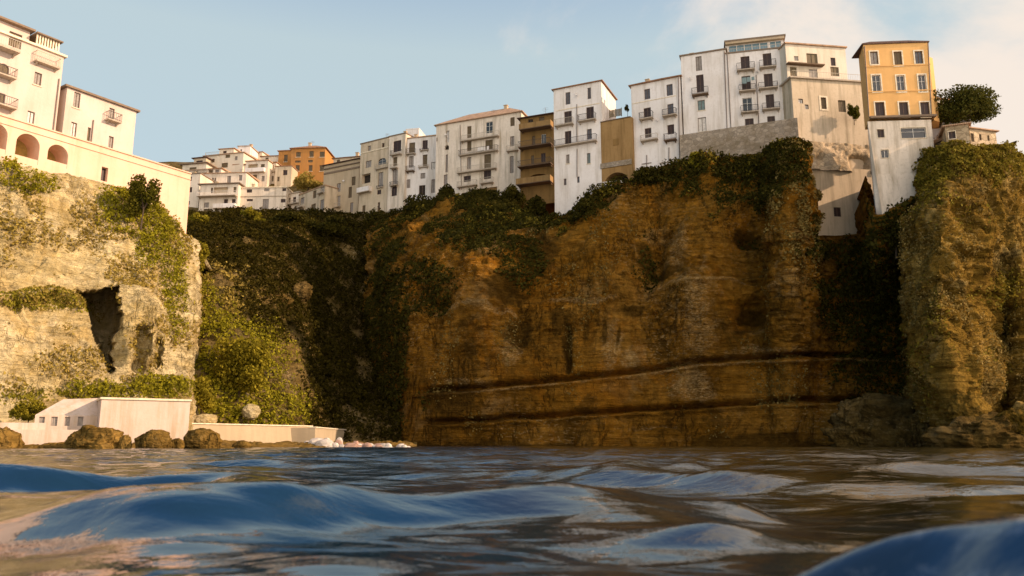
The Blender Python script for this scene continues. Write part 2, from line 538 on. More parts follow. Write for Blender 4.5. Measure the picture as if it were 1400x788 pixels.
def main_disp(w, px, py):
    base = rock_disp(3, 0.70, 0.30)(w, px, py)
    low = sstep(420, 520, py)
    base = base * (1.35 - 0.9 * low)
    g = lambda cx, cy, rx, ry: np.exp(-(np.abs(px - cx) / rx) ** 3 - (np.abs(py - cy) / ry) ** 3)
    base += 2.0 * g(948, 400, 34, 105) + 1.4 * g(835, 370, 32, 60) + 1.3 * g(655, 400, 30, 60) - 2.6 * g(1030, 350, 26, 44) - 2.2 * g(1028, 430, 26, 26) - 2.0 * g(712, 430, 30, 44) - 1.6 * g(890, 360, 18, 50) - 1.2 * g(600, 440, 20, 50)
    for band, x1 in ((BAND_A, 1230), (BAND_B, 1185)):
        yb = poly_y(px, band) + 1.2 * vnoise(np.stack([px * 0.03, py * 0, py * 0], -1), 5)
        on = sstep(565, 600, px) * (1 - sstep(x1 - 15, x1, px))
        t = py - yb
        base += on * (-1.9 * np.exp(-((t + 0.5) / 3.4) ** 2) + (0.45 + 0.35 * vnoise(w * 0.25, 19)) * np.exp(-((t - 7.0) / 3.2) ** 2))
    # faint ledge high on the face and hollows
    yb = poly_y(px, [(760, 405), (850, 410), (940, 392), (1060, 376)])
    base += 0.5 * np.exp(-((py - yb) / 3.0) ** 2) * sstep(840, 900, px) * (1 - sstep(1040, 1060, px))
    yb = poly_y(px, [(560, 440), (680, 420), (800, 410)])
    base += 0.5 * np.exp(-((py - yb) / 3.5) ** 2) * sstep(560, 580, px) * (1 - sstep(780, 800, px))
    base -= 1.6 * np.exp(-((px - 776 - 0.02 * (py - 480)) / 5) ** 2) * sstep(420, 450, py) * (1 - sstep(505, 520, py))
    base -= 1.2 * np.exp(-((px - 712) / 9) ** 2 - ((py - 455) / 28) ** 2)
    base -= 1.8 * np.exp(-((px - 1022) / 18) ** 2 - ((py - 325) / 14) ** 2)
    base -= 1.4 * np.exp(-((px - 1026) / 16) ** 2 - ((py - 434) / 14) ** 2)
    base -= 1.5 * np.exp(-((px - 885 - 0.5 * (380 - py)) / 12) ** 2) * sstep(300, 330, py) * (1 - sstep(400, 420, py))
    return base

def col(px, ys, Ys):
    if not hasattr(px, '__len__'):
        px = [px] * len(ys)
    return list(zip(px, ys, Ys))

RW = (622, 575, 520, 430)
MAIN = [
    col(505, RW + (350, 300), (128, 130, 134, 140, 150, 166)),
    col(560, RW + (345, 292), (115, 116, 117.5, 121, 132, 158)),
    col(605, RW + (342, 280), (112, 112.5, 113, 115, 123, 152)),
    col(680, RW + (345, 270), (111, 111.5, 112, 114, 120, 144)),
    col(750, RW + (355, 306), (109.5, 110, 111, 113, 117, 125)),
    col(821, RW + (340, 264), (108, 108.5, 109.5, 111, 115, 121)),
    col(862, RW + (340, 250), (107.5, 108, 109, 110.5, 113.5, 118.6)),
    col(930, RW + (320, 219), (106.5, 107, 108, 109, 111.5, 115.6)),
    col(1000, RW + (320, 216), (105.5, 106, 107, 108, 109.5, 113)),
    col(1050, RW + (320, 212), (104.5, 105, 106, 107, 108, 110.5)),
    col(1062, RW + (310, 205), (104, 104, 104, 102.6, 102.6, 107.5)),
    col(1080, RW + (300, 200), (103.6, 103.2, 102.4, 100.8, 100.2, 104)),
    col(1094, RW + (300, 203), (104, 104, 103.4, 102.4, 102.0, 105.4)),
    col((1106, 1106, 1106, 1106, 1104, 1100), RW + (310, 232), (104.5, 104.5, 104.2, 104.2, 104.0, 105.8)),
    col((1118, 1118, 1118, 1118, 1114, 1106), RW + (340, 316), (105, 105, 106, 106.3, 105.6, 105.4)),
    col(1130, RW + (345, 322), (105, 105, 106, 106.5, 106.0, 105.2)),
    col(1150, RW + (345, 322), (105, 105, 106, 106.5, 106.0, 105.2)),
    col(1170, RW + (345, 320), (105.3, 105.3, 106, 106.5, 106.0, 105.2)),
    col((1184, 1184, 1184, 1184, 1186, 1188), RW + (335, 318), (105.4, 105.4, 106, 106.2, 105, 104.4)),
    col((1192, 1192, 1192, 1192, 1196, 1192), RW + (335, 240), (105.4, 105.4, 106, 106, 103.0, 103.6)),
    col((1202, 1202, 1202, 1202, 1204, 1202), RW + (345, 290), (105.4, 105.4, 106, 106, 96.5, 94.0)),
    col(1216, RW + (350, 284), (105.0, 105.0, 105.6, 104.8, 95.6, 93.2)),
    col(1235, RW + (350, 275), (104, 104, 105, 104.5, 96, 92.2)),
    col(1280, RW + (350, 262), (98, 99, 100.5, 101, 95, 91.0)),
    col(1320, RW + (335, 270), (97, 98, 100, 102, 98, 94)),
]
P_MAIN = patch('cliff', MAIN, 760, 520, M['rock_main'], main_disp)

def set_attr(P_, name, f):
    me = P_['o'].data
    v = np.zeros(len(me.vertices), dtype=np.float32)
    m = f(P_['px'], P_['py'], P_['w']).astype(np.float32).ravel()
    v[:m.size] = m
    me.attributes.new(name, 'FLOAT', 'POINT').data.foreach_set('value', v)

def bl(px, py, cx, cy, rx, ry):
    return np.exp(-((px - cx) / rx) ** 2 - ((py - cy) / ry) ** 2)

def damp_shade_main(px, py, w):  # shade of gullies and hollows painted as dark blobs, plus the wet foot
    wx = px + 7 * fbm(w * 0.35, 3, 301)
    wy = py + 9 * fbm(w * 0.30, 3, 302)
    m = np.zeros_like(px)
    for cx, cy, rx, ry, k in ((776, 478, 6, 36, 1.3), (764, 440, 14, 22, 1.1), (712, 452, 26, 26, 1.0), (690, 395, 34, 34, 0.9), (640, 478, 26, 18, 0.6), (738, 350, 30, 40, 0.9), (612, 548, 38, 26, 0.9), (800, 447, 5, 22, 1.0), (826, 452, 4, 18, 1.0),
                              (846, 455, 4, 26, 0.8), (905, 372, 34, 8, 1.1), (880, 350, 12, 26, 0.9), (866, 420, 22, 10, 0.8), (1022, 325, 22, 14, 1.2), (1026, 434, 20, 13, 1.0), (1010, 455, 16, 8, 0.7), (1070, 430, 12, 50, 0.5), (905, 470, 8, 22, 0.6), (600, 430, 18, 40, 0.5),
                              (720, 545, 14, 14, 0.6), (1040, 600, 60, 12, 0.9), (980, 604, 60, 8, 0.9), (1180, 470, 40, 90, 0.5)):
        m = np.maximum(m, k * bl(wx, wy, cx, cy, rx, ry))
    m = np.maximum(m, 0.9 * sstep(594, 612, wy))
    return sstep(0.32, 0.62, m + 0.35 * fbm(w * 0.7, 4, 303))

def pale_main(px, py, w):
    wx = px + 6 * fbm(w * 0.35, 3, 311)
    wy = py + 6 * fbm(w * 0.35, 3, 312)
    m = np.zeros_like(px)
    for cx, cy, rx, ry, k in ((835, 470, 16, 34, 0.9), (860, 490, 22, 16, 0.7), (950, 430, 30, 70, 0.75), (925, 345, 18, 40, 0.7), (950, 530, 32, 22, 0.8), (700, 480, 14, 24, 0.8), (650, 425, 60, 4, 1.1), (800, 412, 50, 5, 1.0), (965, 388, 70, 3, 1.1),
                              (670, 345, 26, 14, 0.7), (830, 590, 34, 18, 0.9), (905, 595, 34, 12, 0.7), (1040, 480, 60, 8, 0.7), (1075, 385, 12, 60, 0.5), (640, 522, 50, 6, 0.5)):
        m = np.maximum(m, k * bl(wx, wy, cx, cy, rx, ry))
    ledge = np.exp(-((py - poly_y(px, BAND_A) - 7) / 2.5) ** 2) * sstep(580, 600, px)
    m = np.maximum(m, 0.6 * ledge)
    return sstep(0.25, 0.6, m + 0.45 * fbm(w * 0.9, 4, 313)) 

set_attr(P_MAIN, 'damp_shade', damp_shade_main)
set_attr(P_MAIN, 'bare', pale_main)

def right_disp(w, px, py):
    d = 1.15 * rock_disp(31, 0.8, 0.15)(w, px, py)
    d += 1.1 * ridged(w * np.array([0.2, 0.2, 0.07]), 3, 77)
    d -= 2.0 * np.exp(-((px - 1378) / 9) ** 2) * sstep(390, 430, py) * (1 - sstep(560, 590, py))
    return d

RR = (622, 560, 500, 430, 370, 310, 250)
RIGHT = [
    col((1262, 1262, 1256, 1246, 1240, 1250, 1268, 1284), RR + (215,), (108, 108, 108, 108, 108, 107, 105, 103)),
    col((1270, 1270, 1260, 1248, 1241, 1252, 1270, 1286), RR + (210,), (94, 94, 94, 94, 94, 94, 94.5, 95)),
    col((1282, 1280, 1272, 1260, 1256, 1264, 1280, 1293), RR + (212,), (86, 86, 86, 86, 86.5, 87.5, 89, 91.6)),
    col((1302, 1302, 1296, 1286, 1284, 1288, 1300, 1308), RR + (213,), (81.5, 81, 80.6, 81.0, 82.0, 84.0, 87, 90.5)),
    col(1322, RR + (214,), (82.8, 82.6, 82.8, 83.6, 84.8, 86.0, 88.2, 90.8)),
    col(1346, RR + (211,), (85.6, 86, 86.6, 87.4, 88.0, 88.6, 89.6, 91.2)),
    col((1368, 1368, 1368, 1368, 1366, 1364, 1362, 1360), RR + (206,), (88.6, 89, 89.6, 90.0, 89.2, 89.2, 90.2, 92.2)),
    col((1388, 1388, 1388, 1388, 1386, 1380, 1374, 1368), RR + (200,), (86.5, 87, 88.2, 89.4, 89.2, 90.2, 91.8, 94)),
    col((1404, 1404, 1404, 1402, 1398, 1392, 1384, 1377), RR + (206,), (84, 85, 86.5, 88, 89.5, 91.5, 93.5, 96)),
    col((1440, 1440, 1438, 1432, 1424, 1412, 1400, 1390), RR + (232,), (84, 85, 87, 90, 93, 96, 99, 101)),
    col((1490, 1488, 1480, 1470, 1455, 1440, 1424, 1410), RR + (245,), (86, 88, 92, 96, 100, 104, 108, 111)),
    col((1540, 1536, 1526, 1512, 1495, 1475, 1455, 1438), RR + (262,), (96, 98, 103, 108, 112, 116, 120, 124)),
]
P_RIGHT = patch('crag', RIGHT, 300, 380, M['rock_right'], right_disp, back=((4, -0.3), (16, -2.0)))

# left cliff: the bastion wall stands on it
ZB = P(0, 160, 75).z                                   # top of the bastion wall
def wallY(px, py0=160.0, px1=255.0, py1=238.0):
    Ya, Yb = 75.0, Yfor(px1, py1, ZB)
    xa, xb = P(0, py0, Ya).x, P(px1, py1, Yb).x
    # intersect the ray of column px with the plan line
    k = ray(px, 250)
    s = k[0] / k[1]
    dx, dy = xb - xa, Yb - Ya
    t = (s * Ya - xa) / (dx - s * dy)
    return Ya + t * dy

def left_disp(w, px, py):
    d = rock_disp(91, 0.62, 0.30)(w, px, py)
    # cleft
    cx = np.interp(py, [395, 420, 460, 500, 520], [122, 130, 140, 152, 160])
    wd = np.interp(py, [395, 410, 440, 480, 515], [26, 20, 15, 10, 3])
    inn = sstep(396, 404, py) * (1 - sstep(490, 516, py))
    d += inn * 1.6 * sstep(8, 20, px - cx) * (1 - sstep(25, 110, px - cx))
    d += 0.9 * np.exp(-((px - cx - 2) / 30) ** 2) * np.exp(-((py - 392) / 7) ** 2)
    d += 1.2 * np.exp(-((py - poly_y(px, [(0, 415), (60, 408), (110, 420)])) / 6) ** 2) * (1 - sstep(100, 118, px))
    d -= 1.0 * np.exp(-((px - 182) / 9) ** 2 - ((py - 485) / 24) ** 2)
    d += 1.3 * np.exp(-((px - 200) / 26) ** 2 - ((py - 430) / 30) ** 2)
    return d

def left_carve(px, py):
    jit = 3.0 * vnoise(np.stack([px * 0.12, py * 0.12, py * 0], -1), 61) + 1.5 * vnoise(np.stack([px * 0.4, py * 0.4, py * 0], -1), 62)
    x0 = np.interp(py, [398, 412, 428, 460, 500, 514], [98, 108, 119, 126, 141, 151]) + jit
    x1 = np.interp(py, [398, 412, 440, 470, 500, 514], [150, 154, 157, 156, 157, 155]) + jit
    c = 10.0 * sstep(0, 5, px - x0) * (1 - sstep(-5, 0, px - x1)) * sstep(399, 404, py + jit) * (1 - sstep(506, 514, py))
    j2 = jit * 1.4
    c += 1.4 * sstep(172, 177, px + j2) * (1 - sstep(190, 197, px + j2)) * sstep(455, 462, py + j2) * (1 - sstep(505, 520, py))
    c += 1.2 * sstep(200, 206, px + j2) * (1 - sstep(212, 216, px + j2)) * sstep(470, 478, py) * (1 - sstep(500, 508, py))
    return c

def lcol(px, top, base, pxs=None):
    Yt = wallY(px) - 0.7
    Yb = base
    ys = (622, 560, 500, 420, 340, top)
    fr = (0.0, 0.10, 0.25, 0.45, 0.70, 1.0)
    return [((pxs[i] if pxs else px), ys[i], Yb + (Yt - Yb) * fr[i]) for i in range(6)]

LEFT = [lcol(-160, 185, 60), lcol(-60, 208, 64), lcol(0, 222, 67), lcol(50, 233, 69.5), lcol(95, 243, 71.5), lcol(140, 252, 73.5),
        lcol(185, 268, 75.5), lcol(215, 290, 77), lcol(240, 316, 78.5), lcol(258, 335, 80)]
LEFT.append([(263, y, Y + 3.0) for (x, y, Y) in LEFT[-1]])
LEFT.append([(264 - (4 if i > 3 else 0), y, Y + 22.0) for i, (x, y, Y) in enumerate(LEFT[-2])])
P_LEFT = patch('headland', LEFT, 360, 330, M['rock_left'], left_disp, back=((1.0, -0.1), (14, 0.0)), carve=left_carve)

def valley_disp(w, px, py):
    d = 0.8 * rock_disp(55, 0.8, 0.1)(w, px, py)
    return d * sstep(618, 590, py)

VR = (622, 585, 530, 460, 380, 325, 294)
VALLEY = [
    col(205, VR, (86, 88, 92, 97, 108, 126, 165)),
    col(256, VR, (88, 89.5, 93, 98, 108, 126, 165)),
    col(300, VR, (90, 91.5, 94, 99, 110, 130, 168)),
    col(350, VR, (93, 94.5, 97, 103, 116, 136, 170)),
    col(400, VR, (96, 98, 103, 113, 126, 142, 170)),
    col(440, VR, (102, 106, 117, 129, 141, 152, 168)),
    col(490, VR, (110, 115, 127, 139, 149, 157, 167)),
    col(540, VR, (115, 119, 129, 140, 149, 156, 164)),
    col(600, VR, (118, 119, 124, 132, 143, 152, 160)),
]
P_VALLEY = patch('valley', VALLEY, 300, 280, M['soil'], valley_disp, back=((6, 1.0), (40, 14.0)))

HILL = [col(px, (306, 285, 262, 240, 222), (172, 186, 197, 208, 222)) for px in (150, 260, 340, 420, 500, 580)]
P_HILL = patch('hillside', HILL, 80, 50, M['soil'], lambda w, a, b: 0.4 * fbm(w * 0.15, 3, 8), back=((10, 0.0), (80, -4)))

# ------------------------------------------------------------------ houses
class Frame:
    """vertical facade plane through two photo points that lie at one height"""
    def __init__(self, pa, pb, Ya):
        a = P(pa[0], pa[1], Ya)
        Yb = Yfor(pb[0], pb[1], a.z)
        b = P(pb[0], pb[1], Yb)
        self.o = Vector((a.x, a.y, 0))
        self.u = Vector((b.x - a.x, b.y - a.y, 0)).normalized()
        self.n = Vector((self.u.y, -self.u.x, 0))
        self.rz = math.atan2(self.u.y, self.u.x)
        self.Yb = Yb
    def uz(self, px, py):
        d = Vector(ray(px, py))
        c = Vector((0, 0, CH))
        t = (self.o - c).dot(self.n) / d.dot(self.n)
        h = c + d * t
        return (h - self.o).dot(self.u), h.z
    def rect(self, x0, y0, x1, y1):
        xm, ym = (x0 + x1) / 2, (y0 + y1) / 2
        return self.uz(x0, ym)[0], self.uz(x1, ym)[0], self.uz(xm, y1)[1], self.uz(xm, y0)[1]

def front_wall(mb, u0, u1, z0, z1, holes, y=0.0):
    us = sorted({u0, u1} | {min(max(v, u0), u1) for h in holes for v in h[:2]})
    zs = sorted({z0, z1} | {min(max(v, z0), z1) for h in holes for v in h[2:4]})
    for i in range(len(us) - 1):
        for j in range(len(zs) - 1):
            cu, cz = (us[i] + us[i + 1]) / 2, (zs[j] + zs[j + 1]) / 2
            if us[i + 1] - us[i] < 1e-5 or zs[j + 1] - zs[j] < 1e-5:
                continue
            if any(h[0] < cu < h[1] and h[2] < cz < h[3] for h in holes):
                continue
            mb.poly([(us[i], y, zs[j]), (us[i + 1], y, zs[j]), (us[i + 1], y, zs[j + 1]), (us[i], y, zs[j + 1])])
    for h in holes:
        a, b, c, d, r = h[:5]
        arch = len(h) > 5 and h[5]
        mb.poly([(a, y, c), (a, y + r, c), (b, y + r, c), (b, y, c)])
        if not arch:
            mb.poly([(a, y, c), (a, y, d), (a, y + r, d), (a, y + r, c)])
            mb.poly([(b, y, c), (b, y + r, c), (b, y + r, d), (b, y, d)])
            mb.poly([(a, y, d), (b, y, d), (b, y + r, d), (a, y + r, d)])
        else:
            R = (b - a) / 2
            H = min(R, (d - c) * 0.6)
            zc = d - H
            pts = [((a + b) / 2 - R * math.cos(t), zc + H * math.sin(t)) for t in np.linspace(0, math.pi, 15)]
            mb.poly([(a, y, c), (a, y, zc), (a, y + r, zc), (a, y + r, c)])
            mb.poly([(b, y, c), (b, y + r, c), (b, y + r, zc), (b, y, zc)])
            for (p, q), (p2, q2) in zip(pts[:-1], pts[1:]):
                mb.poly([(p, y, q), (p2, y, q2), (p2, y + r, q2), (p, y + r, q)])
                if d - min(q, q2) > 1e-4:
                    mb.poly([(p, y, q), (p, y, d), (p2, y, d), (p2, y, q2)])

def add_window(root, r, kind, rec=0.22, surround=None, sill=False):
    a, b, c, d = r
    w, h = b - a, d - c
    fm = M['frame_white'] if kind in ('glass', 'blue', 'white') else M['frame']
    mb = MB()
    t = min(0.07, w * 0.16)
    y0, y1 = rec - 0.09, rec - 0.002
    e = 0.004
    mb.box(a + e, a + t, y0, y1, c + e, d - e)
    mb.box(b - t, b - e, y0, y1, c + e, d - e)
    mb.box(a + t, b - t, y0, y1, c + e, c + t)
    mb.box(a + t, b - t, y0, y1, d - t, d - e)
    if w > 0.45:
        mb.box((a + b) / 2 - 0.03, (a + b) / 2 + 0.03, y0 + 0.01, y1, c + t, d - t)
    if kind in ('glass', 'blue', 'white') and h > 1.2:
        mb.box(a + t, b - t, y0 + 0.02, y1, c + h * 0.62, c + h * 0.62 + 0.04)
    win = mb.build('window', fm, root)
    if kind in ('glass', 'blue', 'dark'):
        g = MB()
        g.box(a - 0.02, b + 0.02, rec, rec + 0.03, c - 0.02, d + 0.02)
        g.build('pane', M['bluepane'] if kind == 'blue' else (M['dark'] if kind == 'dark' else M['glass']), win)
    else:
        s = MB()
        x0, x1 = a + t, b - t
        xm = (a + b) / 2
        leaves = [(x0, xm - 0.012), (xm + 0.012, x1)] if w > 0.6 else [(x0, x1)]
        for p, q in leaves:
            s.box(p, q, rec - 0.035, rec + 0.03, c + t, d - t)
            z = c + t + 0.10
            while z < d - t - 0.1:
                s.box(p + 0.05, q - 0.05, rec - 0.060, rec - 0.036, z, z + 0.09)
                z += 0.17
        s.build('shutter', M[kind], win)
    if surround:
        s = MB()
        k = surround
        s.box(a - k, a - 0.002, -0.05, 0.03, c - k, d + k)
        s.box(b + 0.002, b + k, -0.05, 0.03, c - k, d + k)
        s.box(a - 0.002, b + 0.002, -0.05, 0.03, d + 0.002, d + k)
        s.box(a - 0.002, b + 0.002, -0.07, 0.03, c - k, c - 0.002)
        s.build('surround', M['trim'], win)
    elif sill:
        s = MB()
        s.box(a - 0.10, b + 0.10, -0.10, 0.05, c - 0.10, c - 0.003)
        s.build('sill', M['trim'], win)
    return win

def add_balcony(root, r, depth=0.9, slab='slab', rail='iron', solid=False, rh=None):
    a, b, c, d = r
    th = 0.15
    mb = MB()
    mb.box(a, b, -depth, -0.004, c, c + th)
    for p in (a + 0.18, b - 0.30):
        mb.poly([(p, -0.004, c - 0.35), (p, -depth * 0.75, c - 0.002), (p, -0.004, c - 0.002)])
        mb.poly([(p + 0.12, -0.004, c - 0.35), (p + 0.12, -0.004, c - 0.002), (p + 0.12, -depth * 0.75, c - 0.002)])
        mb.poly([(p, -0.004, c - 0.35), (p + 0.12, -0.004, c - 0.35), (p + 0.12, -depth * 0.75, c - 0.002), (p, -depth * 0.75, c - 0.002)])
    o = mb.build('balcony', M[slab], root)
    top = c + th + (rh or max(0.75, min(1.05, d - c - th)))
    q = MB()
    y = -depth + 0.04
    if solid:
        q.box(a, b, y - 0.03, y + 0.04, c + th + 0.002, top)
        q.box(a, a + 0.07, y + 0.04, -0.01, c + th + 0.002, top)
        q.box(b - 0.07, b, y + 0.04, -0.01, c + th + 0.002, top)
        q.build('parapet', M[rail], o)
    else:
        g = 0.022
        q.box(a, b, y - 0.03, y + 0.03, top - 0.05, top)
        q.box(a, b, y - 0.02, y + 0.02, c + th + 0.08, c + th + 0.12)
        n = max(3, int((b - a) / 0.2))
        for i in range(n + 1):
            x = a + 0.02 + (b - a - 0.04) * i / n
            q.box(x - g / 2, x + g / 2, y - g / 2, y + g / 2, c + th + 0.002, top - 0.05)
        for x in (a + 0.02, b - 0.02):
            q.box(x - 0.02, x + 0.02, y + 0.031, -0.01, top - 0.05, top)
            for i in range(1, 4):
                yy = y + (-0.01 - y) * i / 4
                q.box(x - g / 2, x + g / 2, yy - g / 2, yy + g / 2, c + th + 0.002, top - 0.05)
        q.build('railing', M[rail], o)
    return o

def add_roof(root, u0, u1, D, z, kind, mat, h=1.2, ov=0.35):
    mb = MB()
    a, b, y0, y1 = u0 - ov, u1 + ov, -ov, D + ov
    t = 0.14
    z += 0.003
    if kind == 'flat':
        mb.box(a, b, y0, y1, z, z + 0.22)
    else:
        mb.box(a, b, y0, y1, z, z + t)
        zt = z + t + 0.002
        if kind == 'hip':
            W, L = b - a, y1 - y0
            if W >= L:
                r0, r1 = (a + L * 0.45, (y0 + y1) / 2), (b - L * 0.45, (y0 + y1) / 2)
                p, q = (*r0, zt + h), (*r1, zt + h)
                A, B, C_, D_ = (a, y0, zt), (b, y0, zt), (b, y1, zt), (a, y1, zt)
                mb.poly([A, B, q, p]); mb.poly([B, C_, q]); mb.poly([C_, D_, p, q]); mb.poly([D_, A, p])
            else:
                xm = (a + b) / 2
                p, q = (xm, y0 + W * 0.45, zt + h), (xm, y1 - W * 0.45, zt + h)
                A, B, C_, D_ = (a, y0, zt), (b, y0, zt), (b, y1, zt), (a, y1, zt)
                mb.poly([A, B, p]); mb.poly([B, C_, q, p]); mb.poly([C_, D_, q]); mb.poly([D_, A, p, q])
        elif kind == 'shed':
            A, B = (a, y0, zt), (b, y0, zt)
            C_, D_ = (b, y1, zt + h), (a, y1, zt + h)
            C0, D0 = (b, y1, zt), (a, y1, zt)
            mb.poly([A, B, C_, D_]); mb.poly([B, C0, C_]); mb.poly([A, D_, D0]); mb.poly([C0, D0, D_, C_])
    return mb.build('roof', M[mat], root)

HOUSES = {}
def house(key, label, crop, L, R, Y, base, D, mat, wins=(), balcs=(), roof=('flat', 'cornice'), name='house', cat='house', group=None,
          frame=None, pipes=(), bands=(), ext=(0, 0), holes_extra=(), chimney=None, cornice=None, skew=0.0):
    ox, oy, s = crop
    T = lambda x, y: (ox + x / s, oy + y / s)
    l, r = T(*L), T(*R)
    fr = frame or Frame(l, r, Y)
    bx = T(L[0], base)
    # edges measured half way down the facade, because verticals lean in the photo
    u0 = fr.uz(l[0] + ext[0] / s, (l[1] + bx[1]) / 2 if not ext[0] else l[1])[0]
    u0 = fr.uz(*l)[0] if frame is None else u0
    u1 = fr.uz(*r)[0]
    zt = fr.uz(*l)[1] if frame is None else fr.uz(*r)[1]
    zb = fr.uz(*bx)[1]
    org = fr.o + fr.u * ((u0 + u1) / 2)
    root = empty(name, (org.x, org.y, zb), fr.rz)
    um = (u0 + u1) / 2
    loc = lambda q: (q[0] - um, q[1] - um, q[2] - zb, q[3] - zb)
    W2, H = (u1 - u0) / 2, zt - zb
    holes, later = [], []
    for w in wins:
        x0, y0, x1, y1, kind = w[:5]
        opt = w[5] if len(w) > 5 else {}
        a, b = T(x0, y0), T(x1, y1)
        q = list(loc(fr.rect(a[0], a[1], b[0], b[1])))
        q[0] = max(q[0], -W2 + 0.08); q[1] = min(q[1], W2 - 0.08)
        q[2] = max(q[2], 0.05); q[3] = min(q[3], H - 0.12)
        if q[1] - q[0] < 0.15 or q[3] - q[2] < 0.15:
            continue
        rec = opt.get('rec', 0.22)
        holes.append((q[0], q[1], q[2], q[3], rec, opt.get('arch', False)))
        later.append((q, kind, rec, opt))
    mb = MB()
    front_wall(mb, -W2, W2, 0, H, holes)
    mb.poly([(W2, 0, 0), (W2, D, 0), (W2, D, H), (W2, 0, H)])
    B = -W2 + skew * D
    mb.poly([(B, D, 0), (-W2, 0, 0), (-W2, 0, H), (B, D, H)])
    mb.poly([(W2, D, 0), (B, D, 0), (B, D, H), (W2, D, H)])
    mb.poly([(-W2, 0, H), (W2, 0, H), (W2, D, H), (B, D, H)])
    mb.build('wall', M[mat], root)
    for q, kind, rec, opt in later:
        if kind == 'open':
            g = MB()
            g.box(q[0] - 0.02, q[1] + 0.02, rec, rec + 0.05, q[2] - 0.02, q[3] + 0.02)
            g.build('loggia', M[opt.get('mat', 'dark')], root)
        else:
            add_window(root, q, kind, rec, opt.get('sur'), opt.get('sill', False))
    for bq in balcs:
        x0, y0, x1, y1 = bq[:4]
        opt = bq[4] if len(bq) > 4 else {}
        a, b = T(x0, y0), T(x1, y1)
        q = loc(fr.rect(a[0], a[1], b[0], b[1]))
        add_balcony(root, q, **opt)
    rf = None
    if roof:
        rf = add_roof(root, -W2, W2, D, H, *roof)
    if chimney and rf:
        c = MB()
        c.box(chimney[0] - 0.35, chimney[0] + 0.35, chimney[1] - 0.35, chimney[1] + 0.35, H + 0.2, H + chimney[2])
        c.box(chimney[0] - 0.45, chimney[0] + 0.45, chimney[1] - 0.45, chimney[1] + 0.45, H + chimney[2] + 0.003, H + chimney[2] + 0.15)
        c.build('chimney', M['beige'], rf)
    for (x0, y0, x1, y1) in pipes:
        a, b = T(x0, y0), T(x1, y1)
        p, q = fr.uz(*a), fr.uz(*b)
        t = MB()
        t.tube((p[0] - um, -0.09, p[1] - zb), (q[0] - um, -0.09, q[1] - zb), 0.06)
        t.build('drainpipe', M['pipe'], root)
    for (x0, y0, x1, hh, pr, bm) in bands:
        a, b = T(x0, y0), T(x1, y0)
        p, q = fr.uz(*a), fr.uz(*b)
        t = MB()
        t.box(max(p[0] - um, -W2 - 0.05), min(q[0] - um, W2 + 0.05), -pr, 0.02, p[1] - zb - hh / 2, p[1] - zb + hh / 2)
        t.build('ledge', M[bm], root)
    tag(root, label, cat, group)
    HOUSES[key] = dict(root=root, fr=fr, W2=W2, H=H, D=D, um=um, zb=zb, T=T)
    return root

C1, C2, C3 = (0, 0, 3.282), (200, 170, 4.667), (480, 130, 4.633)
C4, C5, C6, C7 = (680, 90, 3.581), (850, 30, 3.428), (1070, 40, 3.152), (1250, 100, 3.94)
SUR = {'sur': 0.16}
SIL = {'sill': True}

# --- white houses on the main cliff
house('E', 'tall white house with five rows of windows, its sunny right side against the ochre wall', C4, (275, 121), (508, 76), 126, 800, 8.0, 'white',
      [(333, 130, 357, 190, 'sh_bluegrey'), (441, 108, 458, 163, 'sh_bluegrey'), (327, 223, 364, 286, 'sh_brown'), (435, 202, 472, 262, 'sh_brown'),
       (330, 320, 362, 383, 'sh_brown'), (438, 310, 462, 360, 'sh_bluegrey'), (337, 435, 353, 480, 'sh_grey', SIL), (438, 428, 455, 480, 'sh_teal', SIL),
       (325, 553, 338, 585, 'sh_bluegrey'), (390, 543, 402, 573, 'sh_bluegrey')],
      [(287, 250, 375, 298, {'rail': 'iron_pale'}), (400, 232, 485, 276), (285, 345, 490, 390)],
      ('hip', 'tile', 2.1, 0.3), pipes=[(391, 408, 391, 545), (390, 190, 390, 370)], bands=[(290, 222, 500, 0.12, 0.08, 'trim')])
house('D', 'narrow brown house stacked with four long balconies between two white houses', C4, (112, 262), (276, 236), 141, 690, 10, 'brown',
      [(150, 262, 175, 300, 'dark'), (205, 252, 230, 292, 'sh_olive'), (170, 345, 185, 395, 'sh_olive'), (215, 335, 238, 382, 'glass'),
       (165, 440, 180, 482, 'sh_olive'), (213, 428, 236, 472, 'sh_brown'), (148, 530, 250, 572, 'open', {'rec': 1.6, 'arch': True})],
      [(120, 290, 274, 318, {'depth': 1.6, 'slab': 'slab_dark', 'rail': 'ochre', 'solid': True}), (116, 370, 274, 405, {'depth': 1.6, 'slab': 'slab_dark', 'rail': 'iron'}),
       (113, 462, 274, 500, {'depth': 1.6, 'slab': 'slab_dark', 'rail': 'iron'}), (108, 552, 274, 588, {'depth': 1.8, 'slab': 'slab_dark', 'rail': 'ochre', 'solid': True})],
      ('shed', 'tile_dark', 0.3, 0.5))
house('F', 'white house with a dark hipped tile roof beside the ochre terrace wall', C5, (43, 303), (272, 257), 121, 790, 9, 'white',
      [(106, 315, 133, 363, 'sh_bluegrey'), (210, 293, 239, 346, 'sh_bluegrey'), (103, 403, 137, 458, 'sh_brown'), (214, 385, 243, 438, 'sh_bluegrey'),
       (108, 498, 139, 543, 'sh_brown'), (214, 482, 246, 527, 'sh_brown')],
      [(87, 430, 150, 462), (195, 415, 260, 447), (93, 535, 172, 562, {'slab': 'slab', 'rail': 'iron_pale'}), (203, 530, 260, 562, {'slab': 'slab_dark'})],
      ('hip', 'tile', 2.0, 0.35), pipes=[(118, 625, 118, 715), (222, 590, 222, 655), (266, 262, 272, 640)],
      bands=[(50, 385, 255, 0.10, 0.07, 'trim'), (60, 712, 185, 0.12, 0.12, 'pipe'), (178, 664, 245, 0.10, 0.2, 'slab'), (95, 668, 140, 0.08, 0.15, 'pipe')])
